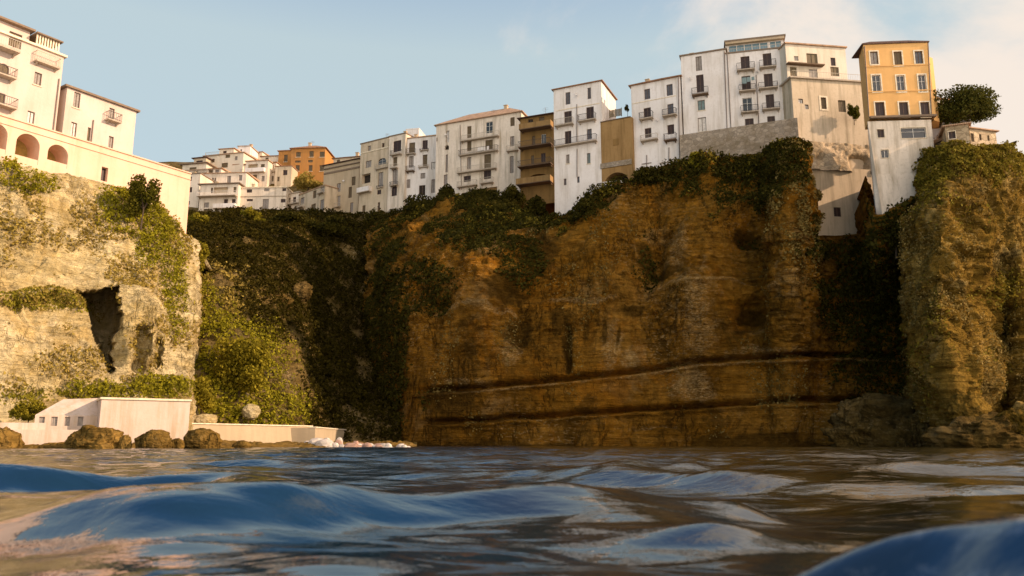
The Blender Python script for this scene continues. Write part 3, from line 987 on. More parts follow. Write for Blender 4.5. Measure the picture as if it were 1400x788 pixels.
house('G', 'plain white house with a single column of openings and a flat roof', C5, (276, 164), (487, 131), 117.5, 545, 10, 'white',
      [(347, 162, 375, 230, 'sh_grey'), (350, 248, 385, 330, 'sh_brown'), (356, 367, 390, 415, 'sh_teal', SIL), (358, 448, 396, 515, 'sh_white', SIL)],
      [(330, 308, 407, 350, {'slab': 'slab_dark'})], ('flat', 'cornice', 1, 0.2), pipes=[(481, 140, 494, 500)])
house('H', 'tall white house with a glazed penthouse and eight dark balcony doors', C5, (487, 152), (780, 121), 115.2, 560, 10, 'white',
      [(558, 162, 600, 225, 'sh_brown'), (662, 148, 702, 208, 'sh_brown'), (563, 254, 605, 328, 'sh_brown'), (667, 243, 708, 308, 'sh_brown'),
       (566, 356, 612, 425, 'glass'), (676, 340, 715, 410, 'sh_brown'), (579, 453, 620, 520, 'sh_brown'), (683, 442, 720, 506, 'sh_brown')],
      [(538, 198, 622, 235), (643, 185, 722, 222), (548, 303, 627, 333), (640, 292, 730, 320), (557, 400, 640, 432), (657, 388, 740, 418),
       (648, 500, 735, 545, {'depth': 1.3, 'slab': 'slab_dark'})],
      ('flat', 'cornice', 1, 0.12), pipes=[(630, 250, 645, 515), (494, 150, 512, 500)])
# glazed penthouse: a part of house H
hH = HOUSES['H']
def penthouse():
    fr, um, zb, T, r = hH['fr'], hH['um'], hH['zb'], hH['T'], hH['root']
    z0 = hH['H'] + 0.23
    z1 = fr.uz(*T(487, 92))[1] - zb
    W = hH['W2']
    mb = MB()
    y = 0.9
    front_wall(mb, -W + 0.1, W - 0.5, z0, z1, [(-W + 0.6, W - 2.9, z0 + 0.45, z1 - 0.45, 0.1), (W - 2.5, W - 0.9, z0 + 0.45, z1 - 0.45, 0.1)], y)
    mb.poly([(W - 0.5, y, z0), (W - 0.5, 7, z0), (W - 0.5, 7, z1), (W - 0.5, y, z1)])
    mb.poly([(-W + 0.1, 7, z0), (-W + 0.1, y, z0), (-W + 0.1, y, z1), (-W + 0.1, 7, z1)])
    mb.poly([(-W + 0.1, 7, z0), (-W + 0.1, 7, z1), (W - 0.5, 7, z1), (W - 0.5, 7, z0)])
    o = mb.build('penthouse', M['white'], r)
    g = MB()
    g.box(-W + 0.55, W - 2.85, y + 0.101, y + 0.13, z0 + 0.4, z1 - 0.4)
    g.box(W - 2.55, W - 0.85, y + 0.101, y + 0.13, z0 + 0.4, z1 - 0.4)
    g.build('glazing', M['bluepane'], o)
    m = MB()
    for i in range(1, 5):
        x = -W + 0.6 + (2 * W - 3.5) * i / 5
        m.box(x - 0.06, x + 0.06, y + 0.02, y + 0.099, z0 + 0.45, z1 - 0.45)
    m.box(W - 1.75, W - 1.65, y + 0.02, y + 0.099, z0 + 0.45, z1 - 0.45)
    m.build('mullion', M['frame_white'], o)
    f = MB()
    f.box(-W - 0.1, W - 0.2, 0.2, 7.4, z1 + 0.003, z1 + 0.28)
    f.build('canopy', M['cornice'], o)
    f = MB()
    f.box(-W + 0.05, W - 0.4, 0.25, 0.9, z1 - 0.35, z1)
    f.build('fascia', M['beige'], o)
    q = MB()
    q.box(-W, W, 0.02, 0.06, z0 + 0.55, z0 + 0.6)
    for i in range(24):
        x = -W + 0.05 + (2 * W - 0.1) * i / 23
        q.box(x - 0.012, x + 0.012, 0.03, 0.05, z0, z0 + 0.55)
    q.build('railing', M['iron_pale'], o)
penthouse()

# --- row further back to the left
house('C', 'broad pale house with a tiled hip roof and stacked balconies', C3, (540, 197), (1078, 108), 158, 700, 11, 'white_old',
      [(603, 227, 622, 300, 'sh_white'), (592, 318, 620, 348, 'open', {'arch': True, 'rec': 0.5}), (598, 378, 613, 490, 'sh_grey'), (587, 505, 610, 575, 'sh_grey'),
       (735, 198, 762, 273, 'sh_olive'), (853, 170, 897, 242, 'glass'), (735, 295, 762, 355, 'sh_olive'), (850, 285, 897, 345, 'sh_olive'),
       (735, 395, 760, 470, 'sh_grey'), (843, 375, 886, 465, 'sh_olive'), (713, 512, 758, 550, 'sh_brown'), (840, 470, 886, 533, 'sh_brown'),
       (1008, 142, 1036, 197, 'sh_olive'), (1007, 262, 1034, 325, 'sh_grey'), (1005, 388, 1030, 495, 'sh_grey'), (705, 618, 745, 662, 'dark'), (540, 270, 546, 295, 'dark'),
       (765, 590, 925, 640, 'open', {'mat': 'ochre', 'rec': 0.5}), (625, 625, 680, 670, 'open', {'mat': 'beige', 'rec': 0.4})],
      [(700, 220, 940, 285, {'rail': 'iron_pale'}), (690, 320, 935, 376, {'rail': 'iron'}), (680, 430, 925, 488, {'rail': 'iron_pale'}), (680, 548, 800, 585, {'rail': 'iron_pale'}),
       (825, 520, 905, 565, {'rail': 'iron_pale'}), (990, 312, 1060, 360, {'rail': 'iron_pale', 'depth': 0.7})],
      ('hip', 'tile_pale', 3.8, 0.4), pipes=[(692, 190, 700, 600)], chimney=(4.2, 5, 4.2))
house('Bc', 'white house with two window columns left of the broad tiled house', C3, (350, 280), (545, 258), 165, 690, 9, 'white',
      [(367, 302, 405, 370, 'sh_olive'), (452, 287, 485, 345, 'sh_brown'), (367, 388, 396, 460, 'sh_grey'), (454, 378, 483, 455, 'sh_olive'),
       (352, 535, 375, 590, 'sh_grey'), (440, 495, 470, 530, 'sh_grey'), (430, 572, 470, 633, 'dark'), (508, 535, 532, 620, 'sh_grey'), (508, 425, 540, 470, 'sh_white')],
      [(355, 345, 412, 380, {'rail': 'iron'}), (355, 455, 405, 490, {'rail': 'iron', 'slab': 'slab_dark'}), (438, 340, 492, 355, {'rail': 'iron', 'rh': 0.3, 'depth': 0.5}), (430, 450, 490, 462, {'rail': 'iron_pale', 'rh': 0.4, 'depth': 0.5})],
      ('flat', 'tile_pale', 1, 0.2))
house('Bb', 'narrow white house with one window column below a square stair tower', C3, (242, 267), (347, 244), 166.5, 740, 8, 'white_old',
      [(268, 290, 317, 360, 'sh_brown'), (266, 393, 292, 450, 'sh_olive'), (262, 470, 295, 570, 'sh_grey'), (256, 580, 290, 640, 'sh_brown')],
      [(260, 355, 325, 385, {'rail': 'iron'}), (258, 445, 300, 470, {'rail': 'iron_pale'}), (256, 555, 300, 580, {'rail': 'iron'})], ('flat', 'cornice', 1, 0.15))
house('Bt', 'small white stair tower rising above the narrow white house roof', C3, (347, 222), (430, 215), 172, 330, 5, 'white', (), (), ('flat', 'white', 1, 0.05), name='stair_tower', cat='tower')
house('Ba', 'weathered cream house with an arched window and a white boxed balcony', C3, (62, 314), (240, 270), 172, 780, 9, 'cream_old',
      [(107, 322, 125, 355, 'sh_grey'), (195, 305, 210, 333, 'dark'), (92, 417, 128, 460, 'sh_grey'), (170, 400, 222, 440, 'glass', {'arch': True}),
       (68, 500, 122, 560, 'open', {'rec': 1.0}), (172, 490, 203, 580, 'sh_grey'), (165, 602, 190, 630, 'sh_brown'), (70, 700, 90, 770, 'sh_olive'), (168, 680, 182, 770, 'sh_brown')],
      [(54, 560, 130, 622, {'rail': 'white', 'solid': True, 'depth': 1.0}), (165, 572, 205, 590, {'rh': 0.4, 'depth': 0.4}), (160, 430, 232, 470, {'rail': 'iron_pale', 'depth': 0.6})],
      ('flat', 'cornice', 1, 0.15), bands=[(62, 372, 240, 0.25, 0.12, 'trim')])
house('Aa', 'long beige house with old brown cornices left of the white boxed balcony', C2, (1135, 268), (1362, 222), 181, 680, 10, 'beige',
      [(1215, 378, 1240, 432, 'sh_grey'), (1200, 458, 1238, 525, 'sh_grey'), (1310, 335, 1335, 390, 'sh_olive'), (1290, 400, 1312, 470, 'sh_olive'), (1185, 562, 1225, 602, 'sh_olive'),
       (1150, 480, 1172, 545, 'sh_olive'), (1300, 500, 1320, 560, 'sh_grey')],
      [(1190, 510, 1245, 535, {'rail': 'iron_pale'})], ('shed', 'tile_dark', 0.8, 0.5), bands=[(1135, 318, 1362, 0.4, 0.2, 'cornice'), (1135, 290, 1362, 0.25, 0.35, 'cornice')])
house('Ab', 'low weathered cream house with tall openings beside the long beige house', C2, (978, 455), (1140, 392), 184, 690, 9, 'cream_old',
      [(982, 470, 1008, 512, 'sh_grey'), (1063, 425, 1085, 472, 'sh_olive'), (1110, 400, 1140, 440, 'sh_grey'), (1050, 510, 1080, 580, 'sh_olive'), (1108, 482, 1136, 560, 'sh_grey'), (978, 540, 1005, 600, 'sh_olive')],
      [(1105, 425, 1142, 445, {'rail': 'iron_pale'}), (978, 515, 1012, 535, {'rail': 'iron_pale'})], ('flat', 'tile_pale', 1, 0.2))

# --- town on the hill behind
house('Va', 'plain white block with three small dark windows behind the bastion corner', C2, (150, 327), (346, 316), 188, 640, 9, 'cream_pale',
      [(270, 335, 290, 362, 'sh_brown'), (268, 402, 292, 435, 'sh_brown'), (262, 490, 278, 515, 'sh_grey')], (), ('flat', 'cornice', 1, 0.2))
house('Vb', 'white apartment house with two long balconies and a rounded lower loggia', C2, (346, 388), (590, 380), 184, 640, 9, 'cream_pale',
      [(412, 405, 425, 440, 'sh_olive'), (430, 402, 520, 440, 'open', {'mat': 'beige', 'rec': 0.6}), (555, 400, 575, 435, 'sh_olive'), (495, 478, 520, 515, 'sh_brown'), (545, 478, 570, 505, 'sh_brown'),
       (368, 500, 400, 532, 'sh_grey'), (440, 545, 460, 580, 'sh_grey'), (480, 540, 560, 580, 'open', {'rec': 0.7, 'arch': True, 'mat': 'beige'}), (365, 540, 420, 580, 'sh_olive')],
      [(340, 438, 585, 468, {'rail': 'white', 'depth': 1.5}), (440, 515, 578, 545, {'rail': 'white', 'solid': True, 'depth': 1.3})], ('flat', 'cornice', 1, 0.5))
house('Vc', 'white house with paired narrow windows above the long balconies', C2, (345, 318), (640, 310), 193, 460, 9, 'cream_pale',
      [(355, 328, 380, 348, 'sh_grey'), (418, 342, 430, 378, 'sh_bluegrey'), (433, 342, 444, 376, 'sh_bluegrey'), (515, 330, 540, 372, 'sh_grey'), (590, 325, 612, 360, 'sh_grey')],
      [(410, 372, 450, 385, {'rh': 0.4, 'depth': 0.4})], ('shed', 'tile_pale', 0.5, 0.3))
house('Vd', 'cream house with scattered windows high up under the dark pergola roof', C2, (372, 206), (622, 182), 208, 420, 9, 'cream',
      [(410, 222, 436, 245, 'sh_olive'), (480, 247, 520, 278, 'sh_olive'), (505, 193, 535, 215, 'sh_olive'), (565, 205, 582, 230, 'sh_grey'), (395, 290, 425, 312, 'sh_grey')],
      [(380, 180, 470, 203, {'rail': 'iron_pale', 'depth': 0.3})], ('shed', 'tile_pale', 0.5, 0.4))
house('Ve', 'white house at the very top of the hill with a sunny right wall', C2, (585, 142), (664, 140), 216, 330, 10, 'white',
      [(620, 190, 635, 215, 'sh_olive'), (600, 160, 610, 180, 'sh_grey')], (), ('shed', 'tile_pale', 0.4, 0.2), chimney=(0.8, 3, 1.5))
house('Vf', 'white house with a covered balcony in the middle of the hill town', C2, (638, 240), (778, 232), 200, 460, 8, 'cream_pale',
      [(650, 255, 710, 290, 'open', {'rec': 0.8, 'mat': 'beige'}), (678, 322, 705, 370, 'sh_olive'), (735, 330, 755, 365, 'sh_grey'), (730, 255, 755, 290, 'sh_olive')],
      [(640, 285, 760, 312, {'rail': 'white', 'solid': True})], ('flat', 'tile_pale', 1, 0.3))
house('Vg', 'long low white house with grey band and dark openings at the hill foot', C2, (590, 408), (895, 404), 184.5, 640, 10, 'cream_pale',
      [(640, 415, 675, 437, 'sh_brown'), (752, 410, 785, 428, 'sh_grey'), (868, 408, 893, 427, 'sh_brown'), (640, 477, 680, 492, 'sh_brown'), (742, 478, 780, 545, 'sh_grey'), (858, 477, 888, 500, 'sh_brown'), (855, 543, 890, 560, 'sh_brown')],
      (), ('flat', 'trim', 1, 0.2), bands=[(590, 462, 895, 0.15, 0.15, 'slab')])
house('Vh', 'small beige house with one brown window below the terracotta annex', C2, (825, 272), (928, 268), 200, 470, 8, 'cream_old',
      [(872, 292, 900, 325, 'sh_brown'), (835, 335, 850, 365, 'sh_olive')], (), ('flat', 'tile', 1, 0.2))
house('Vi', 'narrow terracotta annex with one window joined to the terracotta palazzo', C2, (845, 174), (926, 170), 209, 400, 8, 'terracotta', [(878, 195, 902, 240, 'sh_olive', SIL)], (), ('flat', 'tile', 1, 0.3))
house('Vj', 'terracotta palazzo with three window columns and a red tile roof on the hill', C2, (926, 158), (1142, 152), 204, 470, 9, 'terracotta',
      [(955, 178, 985, 210, 'sh_olive', SIL), (1040, 172, 1068, 210, 'sh_olive', SIL), (1105, 175, 1138, 210, 'sh_olive', SIL), (952, 262, 978, 300, 'sh_olive', SIL), (1035, 262, 1060, 300, 'sh_olive', SIL), (1105, 262, 1135, 300, 'sh_olive', SIL),
       (948, 232, 985, 245, 'sh_olive'), (1032, 228, 1062, 244, 'sh_olive')],
      (), ('hip', 'tile', 2.4, 0.45), chimney=(-1.0, 4, 3.0))
house('Vk', 'low house with a bright terracotta roof between the white top house and annex', C2, (735, 208), (848, 204), 212, 380, 8, 'cream', [(760, 212, 780, 232, 'sh_olive')], (), ('shed', 'tile', 1.4, 0.4))
house('Vl', 'low cream house with dark flat eaves at the left edge of the hill town', C2, (232, 262), (385, 250), 203, 400, 9, 'cream',
      [(275, 275, 320, 292, 'sh_olive'), (340, 222, 372, 248, 'dark')], (), ('flat', 'cornice', 1, 0.7))
house('Vm', 'small cream house with dark brown pergola roof on the upper left of the hill', C2, (305, 222), (382, 214), 206, 360, 7, 'cream_old', [(318, 232, 360, 250, 'sh_brown')], (), ('flat', 'tile_dark', 1, 0.5))
house('Vn', 'distant beige rooftop house just behind the bastion parapet', C2, (-90, 232), (135, 262), 150, 420, 9, 'beige', [(40, 275, 60, 290, 'sh_olive')], (), ('shed', 'tile_pale', 0.9, 0.3))

house('Vo', 'grey white house end with tall dark openings right of the long low house', C2, (893, 452), (975, 436), 186.5, 640, 7, 'white_old', [(905, 470, 920, 500, 'sh_olive'), (935, 465, 955, 505, 'sh_brown'), (905, 520, 925, 555, 'sh_olive'), (945, 520, 965, 560, 'sh_brown')], [(890, 500, 978, 515, {'rail': 'iron_pale'})], ('flat', 'slab', 1, 0.35))
house('Vp', 'white terrace house with a long covered veranda under the cream house', C2, (262, 300), (480, 284), 198, 460, 8, 'white_old', [(300, 292, 330, 318, 'open', {'mat': 'beige', 'rec': 0.6}), (400, 292, 425, 312, 'sh_olive'), (440, 290, 465, 310, 'sh_grey')], [(265, 300, 400, 320, {'rail': 'iron_pale'})], ('shed', 'tile_pale', 0.5, 0.5))
house('Vq', 'small cream house with a wide brown window below the white top house', C2, (562, 262), (640, 258), 206, 440, 7, 'cream', [(575, 275, 620, 300, 'sh_brown')], (), ('shed', 'tile', 0.5, 0.4))
house('Vr', 'narrow shaded white house between the covered balcony and the beige house', C2, (776, 250), (830, 246), 202, 470, 7, 'white_old', [(790, 262, 812, 295, 'sh_olive'), (790, 330, 812, 365, 'sh_olive')], [(778, 290, 826, 308, {'rail': 'iron_pale', 'depth': 0.6})], ('flat', 'tile', 1, 0.3))
house('Vs', 'low reddish roofed house behind the long beige house', C2, (1195, 222), (1365, 208), 192, 420, 8, 'cream_old', [(1215, 228, 1235, 245, 'sh_olive')], (), ('shed', 'tile', 1.4, 0.4), chimney=(1.5, 3, 2.2))
house('Vt', 'tiny white rooftop room with one window above the cream hill house', C2, (470, 162), (560, 156), 211, 330, 6, 'cream', [(490, 170, 512, 186, 'sh_brown')], (), ('shed', 'tile_pale', 0.4, 0.4))
house('Vu', 'pale sunlit cream house at the hill top left of the terracotta roof', C2, (690, 182), (740, 178), 222, 330, 6, 'cream', [(702, 190, 716, 205, 'sh_olive')], (), ('shed', 'tile_pale', 0.4, 0.3))
# --- right end of the row
house('I', 'stepped cream house with a roof terrace left of the orange palazzo', C6, (36, 212), (372, 234), 110.5, 640, 9, 'cream_old',
      [(165, 295, 188, 345, 'sh_olive', {'sur': 0.25}), (240, 307, 272, 357, 'sh_olive'), (68, 300, 88, 320, 'sh_white'), (96, 325, 112, 345, 'sh_white')],
      (), ('flat', 'slab', 1, 0.35))
hI = HOUSES['I']
def upper_storeys():
    fr, um, zb, T, r = hI['fr'], hI['um'], hI['zb'], hI['T'], hI['root']
    H, W = hI['H'] + 0.23, hI['W2']
    def lc(x0, y0, x1, y1):
        a, b = T(x0, y0), T(x1, y1)
        q = fr.rect(a[0], a[1], b[0], b[1])
        return q[0] - um, q[1] - um, q[2] - zb, q[3] - zb
    a0, a1, zz, zt = lc(30, 60, 290, 200)
    y = 1.0
    wins = [(46, 150, 75, 190, 'sh_olive'), (128, 160, 165, 200, 'sh_grey'), (222, 150, 258, 190, 'sh_olive'), (63, 103, 82, 123, 'sh_grey'), (118, 92, 165, 137, 'sh_olive'), (222, 110, 243, 145, 'sh_brown')]
    hs = []
    for w in wins:
        q = lc(*w[:4])
        hs.append((q[0], q[1], max(q[2], H + 0.02), q[3], 0.2))
    mb = MB()
    front_wall(mb, a0, a1, H, zt, hs, y)
    mb.poly([(a1, y, H), (a1, 8, H), (a1, 8, zt), (a1, y, zt)])
    mb.poly([(a0, 8, H), (a0, y, H), (a0, y, zt), (a0, 8, zt)])
    mb.poly([(a0, 8, H), (a0, 8, zt), (a1, 8, zt), (a1, 8, H)])
    st = mb.build('upper_storey', M['cream'], r)
    for h, w in zip(hs, wins):
        s = MB()
        s.box(h[0] - 0.02, h[1] + 0.02, y + 0.15, y + 0.22, h[2] - 0.02, h[3] + 0.02)
        s.box((h[0] + h[1]) / 2 - 0.03, (h[0] + h[1]) / 2 + 0.03, y + 0.10, y + 0.149, h[2], h[3])
        s.build('shutter', M[w[4]], st)
    rf = MB()
    rf.box(a0 - 0.2, a1 + 0.2, y - 0.3, 8.2, zt + 0.003, zt + 0.2)
    rf.build('roof', M['tile_pale'], r)
    bq = lc(28, 135, 185, 147)
    s = MB()
    s.box(bq[0], bq[1], y - 0.8, y - 0.004, bq[2], bq[2] + 0.18)
    s.build('ledge', M['slab_dark'], st)
    q = MB()
    for (p0, p1, zt2) in ((-W + 0.1, W + 0.4, H + 0.95),):
        q.box(p0, p1, -0.28, -0.24, zt2 - 0.05, zt2)
        n = 44
        for i in range(n + 1):
            x = p0 + (p1 - p0) * i / n
            q.box(x - 0.012, x + 0.012, -0.27, -0.25, H, zt2 - 0.05)
    q.build('railing', M['iron_pale'], r)
upper_storeys()

house('T', 'bare rendered buttress tower with one small dark window above the gully', C6, (96, 590), (396, 607), 109.4, 960, 6, 'tower',
      [(221, 768, 252, 808, 'sh_brown')], (), None, name='buttress_tower', cat='tower')
def rock_shelf():                                       # rubble masonry corbel with two hollows between house and tower
    hT = HOUSES['T']
    fr, um, zb, T, r = hT['fr'], hT['um'], hT['zb'], hT['T'], hT['root']
    n, m = 70, 26
    uu = np.linspace(-hT['W2'] - 0.3, hT['W2'] + 0.9, n)
    q0 = fr.uz(*T(200, 612))[1] - zb
    q1 = fr.uz(*T(200, 478))[1] - zb
    U, V = np.meshgrid(uu, np.linspace(0, 1, m))
    Z = q0 + (q1 - q0) * V
    Yv = -0.55 + 1.5 * V
    w = np.stack([U, Yv, Z], -1)
    Yv += 0.25 * fbm(w * 0.9, 4, 4) + 0.12 * cells(w * 1.6, 9)
    c0, c1 = hT['W2'] - 2.2, -hT['W2'] + 2.8
    for c, wd, d in ((c0, 1.5, 1.5), (c1, 0.8, 0.7)):
        Yv += d * np.exp(-((U - c) / wd) ** 4) * np.exp(-((V - 0.25) / 0.30) ** 4)
    me = fast_mesh('corbel', np.stack([U, Yv, Z], -1), grid_faces(m, n), M['rubble_wall'], True)
    link('corbel', me, r)
rock_shelf()

house('J', 'orange palazzo with nine windows framed in cream', C6, (347, 68), (624, 58), 95.5, 388, 3.6, 'orange',
      [(378, 97, 411, 152, 'sh_grey', SUR), (480, 97, 514, 157, 'sh_olive', SUR), (570, 95, 604, 150, 'sh_bluegrey', SUR),
       (387, 198, 423, 270, 'glass', SUR), (492, 200, 527, 270, 'glass', SUR), (586, 197, 618, 270, 'glass', SUR),
       (400, 315, 440, 380, 'sh_brown', SUR), (503, 315, 542, 378, 'sh_brown', SUR), (595, 315, 633, 378, 'sh_brown', SUR)],
      (), ('hip', 'tile_dark', 1.2, 0.18), name='palazzo', cat='house', skew=0.18, bands=[(347, 162, 640, 0.14, 0.08, 'orange'), (347, 272, 645, 0.14, 0.08, 'orange'), (347, 384, 660, 0.25, 0.4, 'cornice')],
      pipes=[(352, 75, 372, 380), (626, 62, 640, 370)])
def side_wing():
    h = HOUSES['J']
    W, H = h['W2'], h['H']
    mb = MB()
    pts = [(W + 0.004, 0.5), (W + 1.0, 1.2), (W + 1.9, 3.4), (W + 0.004, 3.5)]
    zt = H - 1.6
    for (a, b) in zip(pts[:-1], pts[1:]):
        mb.poly([(a[0], a[1], -0.2), (b[0], b[1], -0.2), (b[0], b[1], zt), (a[0], a[1], zt)])
    mb.poly([(p[0], p[1], zt) for p in pts])
    mb.poly([(p[0], p[1], -0.2) for p in reversed(pts)])
    mb.build('side_wing', M['orange'], h['root'])
side_wing()
house('Jl', 'white lower house with stained plaster carrying the orange palazzo', C6, (366, 398), (640, 390), 95.6, 860, 3.6, 'white_old',
      [(408, 432, 438, 468, 'sh_brown', {'sur': 0.06}), (510, 425, 618, 470, 'glass', {'sur': 0.08}), (424, 520, 458, 555, 'glass', {'sur': 0.06}), (580, 556, 617, 573, 'dark')],
      (), None, skew=0.36)
def batter():                                           # sloping plaster buttress at the foot of the white lower house
    h = HOUSES['Jl']
    W, H = h['W2'], h['H']
    mb = MB()
    mb.poly([(-W - 0.004, -0.1, H - 0.4), (-W - 0.004, -0.1, 0), (-W + 0.5, -0.9, 0)])
    mb.poly([(-W - 0.004, -0.1, H - 0.4), (-W + 0.5, -0.9, 0), (W, -0.9, 0), (W, -0.1, H * 0.5), (-W + 0.3, -0.1, H * 0.5)])
    mb.poly([(W, -0.9, 0), (W, 0.3, 0), (W, -0.1, H * 0.5)])
    mb.build('buttress', M['white_old'], h['root'])
batter()
house('K', 'small ruined stone house below the umbrella pine at the cliff edge', C7, (165, 292), (290, 276), 92.5, 470, 8, 'rubble_wall',
      [(185, 315, 222, 355, 'sh_brown', {'sur': 0.07})], [(218, 385, 290, 432, {'rail': 'white', 'slab': 'slab', 'depth': 0.7})], ('shed', 'tile_pale', 0.5, 0.35))
house('Kb', 'crumbling sunlit stone wing with narrow slits beside the umbrella pine', C7, (296, 300), (438, 318), 91.8, 470, 6, 'rubble_wall',
      [(305, 325, 322, 370, 'sh_olive'), (350, 330, 362, 362, 'dark'), (395, 335, 405, 365, 'dark')], (), ('shed', 'tile_pale', 0.4, 0.3))
house('Kc', 'tiny white terrace hut on the roofs beneath the umbrella pine', C7, (148, 232), (300, 222), 97, 300, 5, 'white', [(180, 240, 200, 262, 'sh_olive')], (), ('flat', 'tile_pale', 1, 0.4), name='hut', cat='hut')
house('Kd', 'cream house peeping out between the orange palazzo and the umbrella pine', C7, (108, 140), (185, 150), 102, 300, 5, 'cream', [(135, 165, 150, 195, 'sh_olive')], (), ('shed', 'tile', 0.4, 0.3))

ra = random.Random(21)
def aerial(h, x, y, z, hh):
    m = MB()
    m.tube((x, y, z), (x, y, z + hh), 0.03, 0.02, 5)
    for k, l in ((0.95, 0.5), (0.82, 0.65), (0.69, 0.4)):
        m.tube((x - l, y, z + hh * k), (x + l, y, z + hh * k), 0.014, 0.014, 4)
    m.tube((x, y - 0.5, z + hh * 0.9), (x, y + 0.5, z + hh * 0.9), 0.014, 0.014, 4)
    m.build('aerial', M['pipe'], h)
def dish(h, x, z):
    m = MB()
    c = Vector((x, -0.42, z)); d = Vector((0.5, -0.75, 0.45)).normalized(); t = d.orthogonal().normalized(); u = d.cross(t)
    rim = [c + d * 0.1 + (t * math.cos(a) + u * math.sin(a)) * 0.27 for a in np.linspace(0, 2 * math.pi, 15)[:-1]]
    for k in range(14):
        m.poly([c, rim[k], rim[(k + 1) % 14]])
    m.tube((x, 0, z - 0.2), tuple(c), 0.03, 0.03, 5)
    m.tube(tuple(c), tuple(c + d * 0.4), 0.012, 0.012, 4)
    m.build('satellite_dish', M['sh_white'], h)
for key in ('E', 'F', 'G', 'C', 'Bc', 'Ba', 'Aa', 'Va', 'Vb', 'Vc', 'Vd', 'Ve', 'Vg', 'Vj', 'J', 'H', 'D'):
    h = HOUSES[key]
    zt = h['H'] + (0.25 if key not in ('E', 'F', 'C', 'J', 'Vj') else 0.7)
    if key == 'H':
        zt = h['H'] + 2.8
    for _ in range(0 if key in ('H', 'G', 'J', 'E') else ra.choice((0, 1, 1))):
        aerial(h['root'], ra.uniform(-0.7, 0.7) * h['W2'], ra.uniform(1.0, 3.0), zt, ra.uniform(1.4, 2.4))
for key, fx, fz in (('C', -0.75, 0.86), ('Bc', 0.1, 0.8), ('F', 0.05, 0.62), ('H', -0.02, 0.75), ('G', -0.6, 0.7), ('E', 0.0, 0.93), ('Vb', 0.6, 0.7), ('Aa', 0.2, 0.7)):
    h = HOUSES[key]
    dish(h['root'], fx * h['W2'], fz * h['H'])
for key in ('G', 'F', 'Bc', 'Bb', 'Vb', 'Vc', 'Vg', 'Va', 'D'):
    h = HOUSES[key]
    c = MB(); x = ra.uniform(-0.6, 0.6) * h['W2']; y = ra.uniform(1.5, 3)
    z0 = h['H'] + (0.2 if key != 'F' else 0.6)
    c.box(x - 0.3, x + 0.3, y - 0.3, y + 0.3, z0, z0 + 1.2)
    c.box(x - 0.38, x + 0.38, y - 0.38, y + 0.38, z0 + 1.203, z0 + 1.32)
    c.build('chimney', M['beige'], h['root'])
def laundry(key, x0, x1, z, depth):
    h = HOUSES[key]
    m = MB(); x = x0
    while x < x1:
        w_ = ra.uniform(0.3, 0.7); l = ra.uniform(0.5, 1.0)
        y = -depth - 0.08
        m.box(x, x + w_, y - 0.015, y + 0.015, z - l, z)
        x += w_ + ra.uniform(0.05, 0.3)
    m.build('laundry', M[ra.choice(('sh_white', 'sh_teal', 'white'))], h['root'])
laundry('H', -2.5, -0.9, hH['H'] * 0.675, 0.9)
laundry('C', 0.5, 2.6, HOUSES['C']['H'] * 0.62, 0.9)

# --- walls between the houses
def wall_thing(name, label, cat, pa, pb, Y, ya_base, D, mat, holes=(), loc_top=True, extra=None):
    fr = Frame(pa, pb, Y)
    u0, u1 = 0.0, fr.uz(*pb)[0]
    zt = fr.uz(*pa)[1]
    zb = fr.uz(pa[0], ya_base)[1]
    root = empty(name, (fr.o.x, fr.o.y, zb), fr.rz)
    hs = []
    for h in holes:
        q = fr.rect(*h[:4])
        hs.append((q[0], q[1], q[2] - zb, q[3] - zb, h[4], h[5]))
    mb = MB()
    H = zt - zb
    front_wall(mb, u0, u1, 0, H, hs)
    mb.poly([(u1, 0, 0), (u1, D, 0), (u1, D, H), (u1, 0, H)])
    mb.poly([(u0, D, 0), (u0, 0, 0), (u0, 0, H), (u0, D, H)])
    mb.poly([(u0, 0, H), (u1, 0, H), (u1, D, H), (u0, D, H)])
    mb.poly([(u1, D, 0), (u0, D, 0), (u0, D, H), (u1, D, H)])
    mb.build('wall', M[mat], root)
    tag(root, label, cat)
    return root, fr, zb, hs, H

ow, ofr, ozb, ohs, oH = wall_thing('terrace_wall', 'tall ochre terrace wall with a dark arch below between two white houses', 'wall', (821, 168), (864, 160), 122.6, 300, 6, 'ochre',
                                   [(826, 236, 860, 262, 2.5, True)])
g = MB(); h = ohs[0]
g.box(h[0] - 0.05, h[1] + 0.05, 2.5, 2.6, h[2] - 0.05, h[3] + 0.05); g.build('arch_back', M['dark'], ow)
g = MB(); q = ofr.rect(838, 190, 846, 199)
g.box(q[0], q[1], -0.05, -0.004, q[2] - ozb, q[3] - ozb); g.build('plaque', M['brown'], ow)
g = MB(); q = ofr.rect(821, 221, 864, 228)
g.box(q[0] + 0.02, q[1] - 0.02, -0.15, -0.004, q[2] - ozb, q[3] - ozb); g.build('ledge', M['grey_stone'], ow)
g = MB(); g.box(0.0, ohs[0][1] + 0.6, -0.12, 0.02, oH + 0.003, oH + 0.15); g.build('coping', M['slab_dark'], ow)
wall_thing('apron_wall', 'low white wall under the dark arch of the ochre terrace', 'wall', (822, 249), (851, 247), 121.6, 300, 0.6, 'white')
fe = empty('fence', P(833, 162, 123.4), ofr.rz)
g = MB()
for i in range(9):
    g.box(i * 0.24, i * 0.24 + 0.2, 0, 0.04, 0.1, 1.35)
g.build('panel', M['sh_olive'], fe)
g = MB()
for x in (0.0, 1.0, 2.05):
    g.box(x, x + 0.09, 0.05, 0.14, 0, 1.5)
g.build('post', M['frame'], fe)
tag(fe, 'short brown plank fence standing on the ochre terrace wall', 'fence')

rw, rfr, rzb, _, _ = wall_thing('retaining_wall', 'long grey stone retaining wall under the plain and the penthouse white houses', 'wall', (929, 185), (1090, 161), 116.6, 262, 5, 'grey_stone')

